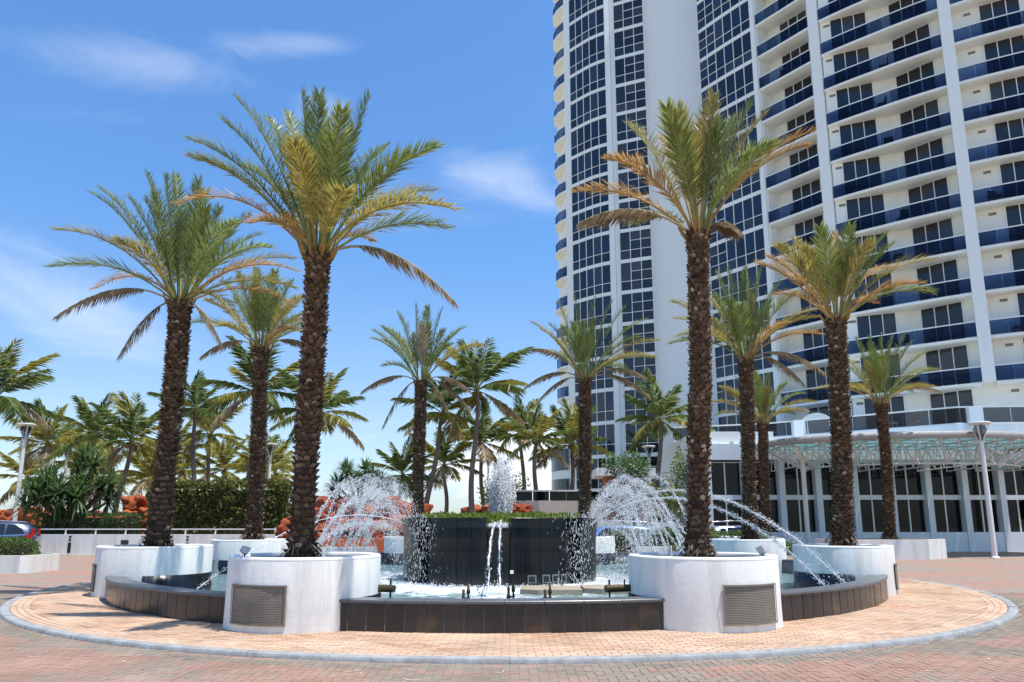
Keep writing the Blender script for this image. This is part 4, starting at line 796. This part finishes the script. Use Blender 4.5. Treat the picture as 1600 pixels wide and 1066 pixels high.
s2 = [(10.28,62.71),(11.7,62.1),(12.98,61.56)]
colm = [(12.98,61.56)]+[(lerp((12.98,61.56),(17.5,58.9),t)[0]-.515*1.15*sin(pi*t)**.8, lerp((12.98,61.56),(17.5,58.9),t)[1]-.857*1.15*sin(pi*t)**.8) for t in [i/16 for i in range(1, 16)]]+[(17.5,58.9)]
cu = [(17.5,58.9),(18.35,57.65),(19.1,56.6),(19.75,55.75),(20.75,54.45)]
bE = [(20.95,54.0),(22.4,52.1),(23.75,50.25)]
bF = [(24.23,49.57),(25.09,48.60),(25.81,47.90),(26.7,47.12),(27.25,46.63),(27.83,46.12),(28.51,45.60),(29.01,45.24),(29.73,44.80),(30.28,44.50)]
bG = [(30.92,44.12),(32.2,43.35),(33.66,42.55),(35.6,41.6),(38.0,40.7)]
bF = [lerp(p, lerp(bF[0], bF[-1], (p[0]-bF[0][0])/(bF[-1][0]-bF[0][0])), .55) for p in bF]
wE, wG = offs(bE, 1.45), offs(bG, .95)
wF = [offs(bF, (.22+3.0*(i/9) if i/9 <= .5 else 1.72-1.6*(i/9-.5)))[i] for i in range(10)]
body = [(5.7,66.5)]+offs(s1, .3)+offs(s2, .3)+offs(colm, .3)[1:-1]+offs(cu, .3)+[(21.3,54.4)]+wE+[(24.75,50.4)]+wF+wG+[(39,41.5),(47,56),(36,72),(22,84),(9,80),(5.2,72)]
ZT = F0+3*NF
b = MB(); b.prism([P2(p) for p in body], 0, ZT); b.build('wall', MT['towercream'], tw)
b = MB(); pts = [P2(p) for p in colm]; n = len(pts); back = [P2(p) for p in offs(colm, .29)]
b.add([(x, y, 0) for x, y in pts]+[(x, y, ZT+.5) for x, y in pts], [(i, i+1, n+i+1, n+i) for i in range(n-1)], .5, True); b.build('round_column', MT['column'], tw)
def pier(a, c, dep, front, z0=0, z1=ZT+.6, mat='tower'):
    q = MB(); q.bar(P2(a), P2(c), z0, z1, -dep, front); q.build('pier', MT[mat], tw)
pier((5.62,66.2), (6.14,65.68), .8, .06); pier((9.38,62.87), (9.85,62.79), .6, .12); pier((9.87,62.79), (10.28,62.71), .6, -.10); pier((20.75,54.45), (20.97,54.05), 1.8, .14); pier((23.72,50.3), (24.24,49.72), 1.2, .02)
q = MB(); q.bar(P2((30.30,44.52)), P2((30.92,44.14)), F0+3, ZT+.6, -1.6, .22); q.build('pier', MT['tower'], tw)
# window units: white mullion grid plus panes
pane_budget = [300]
stuff_glass = {}
def window(poly, ncol, zs, z, mat, rows=None, off=.0, bar=.055, keep=True, name='window'):
    """poly: plan line; zs: list of row heights per column; z: base height"""
    fr = MB(); top = max(zs); P = [along(poly, i/ncol) for i in range(ncol+1)]
    for i, p in enumerate(P):
        a, c = P[max(i-1, 0)], P[min(i+1, ncol)]; v = Vector((c[0]-a[0], c[1]-a[1])).normalized(); h = bar/2
        fr.bar(P2((p[0]-v.x*h, p[1]-v.y*h)), P2((p[0]+v.x*h, p[1]+v.y*h)), z, z+top, -.1+off, .06+off)
    panes = []
    for i in range(ncol):
        rw = rows[i] if rows else zs
        fr.bar(P2(P[i]), P2(P[i+1]), z+top-.03, z+top, -.1+off, .052+off); fr.bar(P2(P[i]), P2(P[i+1]), z, z+.03, -.1+off, .052+off)
        for zc in rw[1:-1]: fr.bar(P2(P[i]), P2(P[i+1]), z+zc-.024, z+zc+.024, -.1+off, .052+off)
        for k in range(len(rw)-1): panes.append((P[i], P[i+1], z+rw[k]+.015, z+rw[k+1]-.015))
    w = fr.build(name, MT['tower'], tw)
    for a, c, z0, z1 in panes:
        v = rng.random()
        if keep and pane_budget[0] > 0:
            pane_budget[0] -= 1; q = MB(); j = rng.gauss(0, .006); q.bar(P2(a), P2(c), z0, z1, -.04+off, .005+off+j*.3, v); q.build('pane', MT[mat], w)
        else: stuff_glass.setdefault(mat, MB()).bar(P2(a), P2(c), z0, z1, -.04+off, .005+off, v)
T2 = [0, .90, 2.72]; T3 = [0, .90, 1.82, 2.72]
def slab(poly, wall, z, name='balcony', thick=.19):
    q = MB(); q.prism([P2(p) for p in poly]+[P2(p) for p in wall[::-1]], z-thick, z); return q.build(name, MT['towercream'], tw)
def railing(poly, n, z, par, mat='balconyglass', hgt=1.02, inset=.05):
    pl = offs(poly, inset)
    for k in range(n):
        a, c = along(pl, (k+.006)/n), along(pl, (k+1-.006)/n); q = MB(); q.bar(P2(a), P2(c), z+.05, z+hgt-.03, -.012, .012, rng.random()); q.build('glass_panel', MT[mat], par)
    q = MB()
    for k in range(n): q.bar(P2(along(pl, k/n)), P2(along(pl, (k+1)/n)), z+hgt-.035, z+hgt+.04, -.035, .035)
    q.build('handrail', MT['tower'], par)
def vent(line, t, z):
    a, c = along(line, t), along(line, min(1, t+.055)); q = MB(); q.bar(P2(a), P2(c), z+2.35, z+2.53, .0, .03); q.build('vent', MT['grille'], tw)
def lounger(k, line, t, lab):
    a = along(line, t); th = tag(empty('balcony_chair', (a[0], a[1], F0+3*k), rng.uniform(0, 6.28)), lab, 'chair', 'chairs on the tower balconies'); q = MB(); q.box(-.3, .3, -.3, .3, .38, .46); q.build('seat', MT['darkmetal'], th)
    q = MB(); q.box(-.3, .3, .26, .32, .46, .95); q.build('backrest', MT['darkmetal'], th)
    for sx in (-1, 1):
        for sy in (-1, 1): q = MB(); q.box(sx*.27-.02, sx*.27+.02, sy*.27-.02, sy*.27+.02, 0, .38); q.build('leg', MT['darkmetal'], th)
midF = [lerp(a, c, .45) for a, c in zip(bF, wF)]; midE = [lerp(a, c, .5) for a, c in zip(bE, wE)]; midG = [lerp(a, c, .5) for a, c in zip(bG, wG)]
ORD = 'lowest second third fourth fifth sixth seventh eighth ninth tenth'.split()
for k, t in ((1, .5), (2, .45), (4, .48), (5, .55), (7, .5), (8, .47), (9, .52)): lounger(k, midF, t, 'dark chair on the %s balcony up in the middle stack' % ORD[k-1])
for k, t in ((2, .5), (3, .3), (5, .6), (6, .4), (8, .5), (10, .35)): lounger(k, midE, t, 'dark chair on the %s balcony up in the recessed stack' % ORD[k-1])
for k, t in ((2, .2), (4, .28), (5, .16), (7, .22)): lounger(k, midG, t, 'dark chair on the %s balcony up in the right stack' % ORD[k-1])
# near bays first so their panes stay single pieces
for k in range(NF):
    z = F0+3*k; vis = k < 13
    if not vis and k > 14: 
        pass
    keep = k < 12
    def sub(line, a, c): return [along(line, a+(c-a)*i/3) for i in range(4)]
    window(sub(wF, .09, .40), 3, [0, 2.77], z+.02, 'glass', off=.04, keep=keep); window(sub(wF, .60, .92), 3, [0, 2.77], z+.02, 'glass', off=.04, keep=keep)
    window(sub(wE, .30, .82), 3, [0, 2.77], z+.02, 'glass', off=.04, keep=keep); window([(21.05,54.15), wE[0]], 2, [0, 2.77], z+.02, 'glass', off=.05, keep=keep)
    window(sub(wG, .22, .52), 3, [0, 2.77], z+.02, 'glass', off=.04, keep=keep)
    vent(wF, .03, z); vent(wG, .10, z); vent(wE, .90, z)
    if k > 0:
        for line, wl, n in ((bF, wF, 9), (bE, wE, 5), (bG, wG, 8)):
            s_ = slab(line, wl, z); railing(line, n, z, s_)
        # balconies on the left flank
        fl = [(5.62,66.3),(4.95,67.2),(4.6,68.2),(4.75,69.6)]; s_ = slab(fl[::-1] if False else fl, [(6.3,66.6),(6.2,67.5),(6.2,68.5),(6.2,69.6)], z)
        fr2 = fl[::-1]; railing(fr2, 3, z, s_)
for k in range(-2, NF):
    z = F0+3*k; keep = k >= 0
    C3 = [T3, T3]+[T2]*4
    window(offs(cu, .0), 6, T2, z+.14, 'blueglass', C3, keep=keep); window(offs(s1, 0), 5, T2, z+.14, 'blueglass', None, keep=False); window(offs(s2, 0), 3, T2, z+.14, 'glass', [T2, T3, T3], keep=False)
    for line in (cu, s1, s2):
        q = MB(); n = 8
        for i in range(n): q.bar(P2(along(line, i/n)), P2(along(line, (i+1)/n)), z-.145, z+.145, -.25, .045)
        q.build('spandrel_band', MT['tower'], tw)
for mk, mb_ in stuff_glass.items(): tag(mb_.build('panes', MT[mk], tw), kind='stuff')
# low curved glazed wing at the tower's left foot
lw = tag(empty('glazed_wing', (4.6, 66, 0)), 'low white wing with curved glass bands at the left foot of the tower', 'building')
b = MB(); arc = [(4.1+2.6*(1-cos(t)), 70-4.2*sin(t)) for t in [i*pi/2/10 for i in range(11)]]; arcl = [(x-4.6, y-66) for x, y in arc]
b.prism(arcl+[(3.0, 6)], 0, 9.3); b.build('wall', MT['tower'], lw)
for lv in range(3):
    for i in range(10):
        q = MB(); a, c = lerp(arcl[i], arcl[i+1], .06), lerp(arcl[i], arcl[i+1], .94); q.bar(a, c, .9+2.8*lv, 2.9+2.8*lv, -.05, .03, rng.random()); q.build('window', MT['blueglass'], lw)

# ------------------------------------------------------------------ podium with lobby glazing and terrace
pd = tag(empty('lobby_building', (24, 41.5, 0)), 'glazed white lobby building below the tower with a terrace on top', 'building')
def Q(p): return (p[0]-24, p[1]-41.5)
b = MB(); b.prism([Q(p) for p in [(11.2,42.0),(40,42.0),(40,47),(11.2,50)]], 0, 6.2); b.build('wall', MT['podium'], pd)
te = [(12.0,51.6),(17.9,49.4),(22.4,45.9),(26.9,42.2),(30.0,41.85),(40,41.7)]
b = MB(); b.prism([Q(p) for p in te]+[(20, 12), (-10, 14)], 5.9, F0-.005); b.build('terrace', MT['podium'], pd)
b = MB(); b.prism([Q(p) for p in [(11.0,41.75),(15.6,41.75),(15.6,49),(11.0,52)]], 5.15, 6.95); b.build('upper_wall', MT['tower'], pd)
for x in (13.0, 13.55): q = MB(); q.box(x-24, x+.22-24, .235, .26, 5.6, 6.35); q.build('slot_vent', MT['grey'], pd)
bay = 2.13; x0 = 11.55
for k in range(14):
    xa = x0+bay*k; q = MB(); q.box(xa-.17-24, xa+.17-24, -.10, .55, 0, 5.25); q.build('pillar', MT['podium'], pd)
    for z0, z1 in ((1.10, 2.95), (3.22, 5.10)):
        for h in (0, 1):
            q = MB(); a, c = xa+.18+h*(bay-.34)/2, xa+.16+(h+1)*(bay-.34)/2; q.box(a+.03-24, c-.03-24, .36, .42, z0, z1, rng.random()); q.build('pane', MT['shopglass'], pd)
    q = MB(); xm = xa+bay/2; q.box(xm-.035-24, xm+.035-24, .30, .5, 1.1, 5.1); q.build('mullion', MT['whitemetal'], pd)
    q = MB(); q.box(xa+.171-24, xa+bay-.171-24, .18, .5, 2.95, 3.22); q.build('transom', MT['podium'], pd)
    q = MB(); q.box(xa+.171-24, xa+bay-.171-24, -.04, .5, 0, 1.10); q.build('plinth_panel', MT['podium'], pd)
    q = MB(); q.box(xa+.171-24, xa+bay-.171-24, .25, .5, 5.10, 5.25); q.build('lintel', MT['whitemetal'], pd)
q = MB(); q.box(-12.9, 16, -.04, .55, 5.252, 6.19); q.build('fascia', MT['podium'], pd)
# terrace glass rail
for i in range(len(te)-1):
    a, c = Q(te[i]), Q(te[i+1]); n = max(1, round(math.dist(a, c)/1.5))
    for k in range(n):
        q = MB(); q.bar(lerp(a, c, (k+.02)/n), lerp(a, c, (k+.98)/n), F0+.05, F0+.96, -.10, -.08, rng.random()); q.build('terrace_panel', MT['smoke'], pd)
    q = MB(); q.bar(a, c, F0+.96, F0+1.05, -.14, -.04); q.bar(a, c, F0, F0+.05, -.13, -.05); q.build('handrail', MT['whitemetal'], pd)
for x, y in ((19.7, 47.95), (27.9, 42.05)): q = MB(); q.box(x-.4-24, x+.4-24, y-.16-41.5, y+.3-41.5, F0-.6, F0+1.0); q.build('terrace_post', MT['podium'], pd)
# white arched screen on the terrace
b = MB(); n = 14; pts = [(1.5*cos(t), 1.65*sin(t)) for t in [i*pi/n for i in range(n+1)]]
b.add([(x, 0, z) for x, z in pts]+[(x, .25, z) for x, z in pts], [tuple(range(n+1)), tuple(range(2*n+1, n, -1))]+[(i, i+1, n+2+i, n+1+i) for i in range(n)]+[(n, 0, n+1, 2*n+1)])
o_ = b.build('arched_screen', MT['tower']); o_.location = (21.3, 48.6, F0); tag(o_, 'white arched screen on the terrace behind the right date trunk', 'screen')
# terrace chairs
def chair(x, y, rz, lab):
    th = tag(empty('terrace_chair', (x, y, F0), rz), lab, 'chair', 'chairs on the terrace')
    q = MB(); q.box(-.28, .28, -.28, .28, .40, .46); q.build('seat', MT['beige'], th); q = MB(); q.add([(-.28,.28,.46),(.28,.28,.46),(.28,.42,.95),(-.28,.42,.95),(-.28,.31,.46),(.28,.31,.46),(.28,.45,.95),(-.28,.45,.95)], [(0,1,2,3),(7,6,5,4),(0,4,5,1),(1,5,6,2),(2,6,7,3),(3,7,4,0)]); q.build('backrest', MT['beige'], th)
    for sx in (-1, 1):
        for sy in (-1, 1): q = MB(); q.tube([(sx*.25, sy*.25, 0), (sx*.25, sy*.25, .41)], .018, 6); q.build('leg', MT['whitemetal'], th)
chair(24.4, 45.0, .5, 'pale terrace chair behind the glass rail, left one'); chair(25.5, 44.3, -.9, 'pale terrace chair behind the glass rail, right one')
# round emblem at the right edge of the lobby
em = tag(empty('round_sign', (30.55, 41.32, 2.35)), 'dark round sign with white curved mark at the right edge', 'sign'); q = MB(); q.tube([(0, 0, 0), (0, .08, 0)], .62, 32); q.build('disc', MT['black'], em)
q = MB(); q.lathe([(.30, 0), (.42, 0)], (0, 0, 0), 20, .5, R(40), R(320)); o_ = q.build('mark', MT['whitemetal'], em); o_.rotation_euler = (pi/2, 0, 0); o_.location = (0, -.012, 0)
# long white planter before the lobby, with ribbed corner
lp = tag(empty('lobby_planter', (17.3, 33.4, 0)), 'long angular white planter before the lobby under a date palm', 'planter'); b = MB(); b.prism([(-2.6, -.9), (1.5, -.9), (3.0, .3), (3.0, 1.5), (-2.6, 1.5)], 0, .88); b.build('wall', MT['stucco'], lp); b = MB(); b.prism([(-2.45, -.75), (1.4, -.75), (2.85, .35), (2.85, 1.35), (-2.45, 1.35)], .78, .885); b.build('soil', MT['soil'], lp)

# ------------------------------------------------------------------ canopy: elliptical truss with teal glass
cp = tag(empty('entrance_canopy', (22.0, 39.2, 0)), 'oval entrance canopy of white trusses and teal glass', 'canopy')
A, B_, ZC = 8.1, 5.0, 5.82
def el(t, k=1.0, z=ZC): return (A*k*sin(t), -B_*k*cos(t), z)
YB = 2.2
n = 96
ringp = [el(2*pi*i/n) for i in range(n)]
rim = MB()
for i in range(n):
    t0, t1 = 2*pi*i/n, 2*pi*(i+1)/n
    if min(-B_*cos(t0), -B_*cos(t1)) > YB: continue
    q = []
    for t in (t0, t1):
        for k, z in ((1.0, ZC-.16), (1.02, ZC-.10), (1.02, ZC+.16), (.985, ZC+.22), (.955, ZC+.10), (.97, ZC-.1)): q.append(el(t, k, z))
    rim.add(q, [(j, (j+1) % 6, 6+(j+1) % 6, 6+j) for j in range(6)], .5, True)
rim.build('rim', plain('rim_paint', (.36, .345, .32), .5, .1, 3), cp)
# glass sheets between radial lines, cut off at the building
panes = 0
xs = [-A+2*A*i/16 for i in range(17)]
for i in range(16):
    for j in range(5):
        xa, xb = xs[i]+.02, xs[i+1]-.02
        def yf(x): return -B_*math.sqrt(max(0, 1-(x/A)**2))*.965
        def yb(x): return min(YB, B_*math.sqrt(max(0, 1-(x/A)**2))*.965)
        pa = [(xa, yf(xa)+(yb(xa)-yf(xa))*(j+.01)/5), (xb, yf(xb)+(yb(xb)-yf(xb))*(j+.01)/5), (xb, yf(xb)+(yb(xb)-yf(xb))*(j+.99)/5), (xa, yf(xa)+(yb(xa)-yf(xa))*(j+.99)/5)]
        if abs(pa[3][1]-pa[0][1])+abs(pa[2][1]-pa[1][1]) < .1: continue
        q = MB(); q.prism(pa, ZC+.07, ZC+.085); q.build('glass_sheet', MT['teal'], cp)
def strut(a, c, r=.055): q = MB(); q.tube([a, c], r*.7, 6); q.build('strut', MT['strut'], cp)
N_ = 24; zl = ZC-1.25
def low(t, k=.70): x, y, z = el(t, k, zl); return (x, min(y, YB-.1), z)
def upp(t, k=.96): x, y, z = el(t, k, ZC-.08); return (x, min(y, YB-.05), z)
for i in range(N_):
    t, t1, tm = 2*pi*i/N_, 2*pi*(i+1)/N_, 2*pi*(i+.5)/N_
    if -B_*cos(tm) > YB*.9: continue
    strut(low(t), low(t1), .075); strut(low(t), upp(tm), .06); strut(upp(tm), low(t1), .06); strut(upp(t), low(t), .05)
    strut(low(t), (el(tm, .5)[0], min(el(tm, .5)[1], YB-.2), ZC-.08), .045); strut((el(tm, .5)[0], min(el(tm, .5)[1], YB-.2), ZC-.08), low(t1), .045)
for i in range(9):
    x = -6.8+1.7*i; y1 = -B_*math.sqrt(1-(x/A)**2)*.95; y2 = min(YB-.05, B_*math.sqrt(1-(x/A)**2)*.95); strut((x, y1, ZC), (x, y2, ZC), .06); strut((x, y1*.66, zl), (x, y2, zl), .05)
    m_ = 6
    for j in range(m_): ya = y1*.66+(y2-y1*.66)*j/m_; yb_ = y1*.66+(y2-y1*.66)*(j+1)/m_; strut((x, ya, zl), (x, (ya+yb_)/2, ZC-.03), .035); strut((x, (ya+yb_)/2, ZC-.03), (x, yb_, zl), .035)
for yy in (-2.8, -1.2, .4, 2.0): w = A*math.sqrt(1-(yy/B_)**2)*.95; strut((-w, yy, ZC), (w, yy, ZC), .05)
q = MB(); q.tube([(-6.2, -.9, 0), (-6.2, -.9, 4.9), (-6.25, -1.05, 5.05), (-6.85, -1.7, 5.35), (-6.9, -1.75, 5.6)], .12, 12); q.build('post', MT['whitemetal'], cp)
q = MB(); q.tube([(7.6, -.9, 0), (7.6, -.9, 5.5)], .12, 12); q.build('post', MT['whitemetal'], cp)

# ------------------------------------------------------------------ middle distance behind the fountain
tb = tag(empty('terrace_wall', (5, 47, 0)), 'long beige wall with dark railing behind the cascade', 'wall'); b = MB(); b.box(-4.6, 6.4, 0, .4, 0, 3.05); b.build('wall', MT['beige'], tb)
for k in range(10): q = MB(); q.box(-4.6+1.1*k+.02, -4.6+1.1*(k+1)-.02, .1, .16, 3.06, 3.66, rng.random()); q.build('rail_panel', MT['shopglass'], tb)
q = MB(); q.box(-4.6, 6.4, .07, .19, 3.66, 3.76); q.build('handrail', MT['whitemetal'], tb)
gh = tag(empty('gatehouse', (6.7, 41.5, 0)), 'small brick gatehouse with flat white roof behind the right spray', 'building'); b = MB(); b.box(-1.1, 1.1, 0, 2, 0, 4.3); b.build('wall', MT['brickred'], gh); b = MB(); b.box(-1.7, 1.7, -.5, 2.5, 4.3, 4.75); b.build('roof', MT['tower'], gh)
for x in (-.62, .22): q = MB(); q.box(x, x+.5, -.03, .02, 1.1, 2.6); q.build('window', MT['glass'], gh)

# ------------------------------------------------------------------ water in the air
G = 9.81
def drop(mb, p, d, r, el_=1.5):
    r *= .62; el_ *= 1.35
    d = d.normalized(); u = d.cross(Vector((.3, .5, .81))).normalized(); w = d.cross(u)
    mb.add([p+d*r*el_, p+u*r, p+w*r, p-u*r, p-w*r, p-d*r*el_], [(0,1,2),(0,2,3),(0,3,4),(0,4,1),(5,2,1),(5,3,2),(5,4,3),(5,1,4)], .5, True)
def ballistic(p0, p1, apex):
    vz = math.sqrt(2*G*(apex-p0.z)); t = vz/G+math.sqrt(2*(apex-p1.z)/G); return Vector(((p1.x-p0.x)/t, (p1.y-p0.y)/t, vz)), t
def jet(mb, p0, p1, apex, n, spread, r0, r1, cont=0):
    v, T = ballistic(p0, p1, apex)
    for i in range(n):
        t = T*rng.random(); j = spread*(.12+.88*(t/T)**1.1)
        p = p0+v*t+Vector((0, 0, -.5*G*t*t))+Vector((rng.gauss(0, j), rng.gauss(0, j), rng.gauss(0, j*.8))); vel = v+Vector((0, 0, -G*t))
        drop(mb, p, vel+rv()*.8, rng.uniform(r0, r1)*(.75 if rng.random() < .7 else 1.2), rng.uniform(1.2, 2.6))
    if cont:
        m_ = int(26*cont); mb.tube([p0+v*(T*cont*i/m_)+Vector((0, 0, -.5*G*(T*cont*i/m_)**2)) for i in range(m_+1)], [.008*(1+.5*rng.random()) for i in range(m_+1)], 5)
for s, lab in ((-1, 'white water spray arcing over the left side of the cascade'), (1, 'white water spray arcing over the right side of the cascade')):
    mb_ = MB(); nj = 22
    for i in range(nj):
        u = i/(nj-1); p0 = Vector((CX+s*(5.1-.9*u+rng.gauss(0, .12)), 17.3+4.6*u, .35)); ap = (1.85+.85*rng.random()) if i % 4 else 1.6
        p1 = Vector((CX+s*(2.55+rng.uniform(-.35, .9)), 18.3+3.0*u+rng.uniform(-.3, .3), 1.5 if rng.random() < .4 else .15)); jet(mb_, p0, p1, ap+.3*(i % 2), 760, .10, .007, .017, .34)
    for i in range(7):
        u = i/6; p0 = Vector((CX+s*2.6, 18.8+2.5*u, 1.5)); p1 = Vector((CX+s*(4.6+rng.uniform(-.7, .5)), 17.6+3.9*u, .15)); jet(mb_, p0, p1, 2.35+.45*rng.random(), 620, .15, .007, .016)
    for i in range(520):
        t = rng.uniform(0, 1); a = R(rng.gauss(46, 6)); r = 2.66+abs(rng.gauss(0, .12)); p = Vector((CX+s*r*sin(a), CY-r*cos(a), .12+1.7*t)); drop(mb_, p, Vector((0, 0, -1))+rv()*.15, rng.uniform(.005, .013), rng.uniform(2.0, 5.5))
    tag(mb_.build('water_spray', MT['drops']), lab, 'water spray', 'water sprays', 'stuff')
# centre plume
mb_ = MB()
for k in range(46):
    a = rng.uniform(0, 2*pi); q = .27*math.sqrt(rng.random()); h = (2.2-2.2*q)*rng.uniform(.6, 1.04); x0, y0 = CX+q*cos(a), CY+q*sin(a); ox, oy = rng.gauss(0, .09), rng.gauss(0, .09)
    for i in range(int(210*h)):
        u = rng.random(); w = .02+.05*u; drop(mb_, Vector((x0+ox*u+rng.gauss(0, w), y0+oy*u+rng.gauss(0, w), 1.5+h*u+rng.gauss(0, .03))), Vector((0, 0, 1))+rv()*.25, rng.uniform(.007, .020), rng.uniform(1.2, 3.4))
for k in range(9):
    a = rng.uniform(0, 6.28); x, y = CX+.2*cos(a)*rng.random(), CY+.2*sin(a)*rng.random(); h = rng.uniform(1.1, 2.1); mb_.tube([(x+.01*rng.gauss(0, 1), y, 1.45+h*i/10) for i in range(11)], [.013*rng.uniform(.4, 1.4)*(1-.05*i) for i in range(11)], 6)
tag(mb_.build('water_plume', MT['drops']), 'tall white water plume rising from the middle of the cascade', 'water plume', None, 'stuff')
def stream(p0, p1, apex, lab, n=420, r=.028, spread=.03):
    p0, p1 = Vector(p0), Vector(p1); v, T = ballistic(p0, p1, apex); mb_ = MB(); m_ = 46
    pts = []; rad = []
    for i in range(m_+1):
        t = T*i/m_; j = .05*i/m_; pts.append(p0+v*t+Vector((j*noise.noise((i*.22, p1.x, 0)), j*noise.noise((i*.22, 5, p1.x)), -.5*G*t*t))); rad.append(r*rng.uniform(.35, 1.3)*(1-.3*i/m_))
    mb_.tube(pts, rad, 8); jet(mb_, p0, p1, apex, n, spread, .006, .016)
    for i in range(60): d = rv(); d.z = abs(d.z); drop(mb_, p1+Vector((d.x*.16, d.y*.16, d.z*.1)), d, rng.uniform(.006, .014))
    tag(mb_.build('water_stream', MT['drops']), lab, 'water stream', 'streams from the cascade')
stream((CX-.04, 17.52, 1.53), (CX-.22, 15.2, .12), 1.60, 'left of the two thin streams falling from the front niche', 520, .022)
stream((CX+.06, 17.52, 1.53), (CX+.10, 11.25, .12), 1.66, 'right of the two thin streams falling from the front niche', 520, .019)
stream((CX+2.35, 19.0, 1.55), (6.75, 14.4, .30), 2.38, 'upper thick stream arcing out to the right pool wall', 2400, .014, .055)
stream((CX+2.35, 18.6, 1.55), (6.55, 14.7, .15), 2.2, 'lower thick stream arcing out to the right pool wall', 2400, .014, .055)
stream((CX-2.35, 18.8, 1.55), (-6.25, 14.2, .15), 1.8, 'thin stream arcing out to the left pool wall', 420, .010, .035)
# foam where water spills over the front niche and lands
fm = MB()
for i in range(900):
    a = R(rng.uniform(-6, 6)); r = rng.uniform(2.2, 2.5); drop(fm, Vector((CX+r*sin(a), CY-r*cos(a), 1.50+abs(rng.gauss(0, .05)))), rv(), rng.uniform(.008, .022), 1.2)
for i in range(5200):
    a = rng.uniform(-2.1, 2.1); r = 2.75+abs(rng.gauss(0, .55)); x, y = CX+r*sin(a), CY-r*cos(a); drop(fm, Vector((x, y, .10+abs(rng.gauss(0, .035+.05*max(0, noise.noise((x*1.5, y*1.5, 2))))))), rv(), rng.uniform(.008, .024), 1.2)
tag(fm.build('splash_foam', MT['foam']), 'white splashing foam round the foot of the black cascade', 'foam', None, 'stuff')
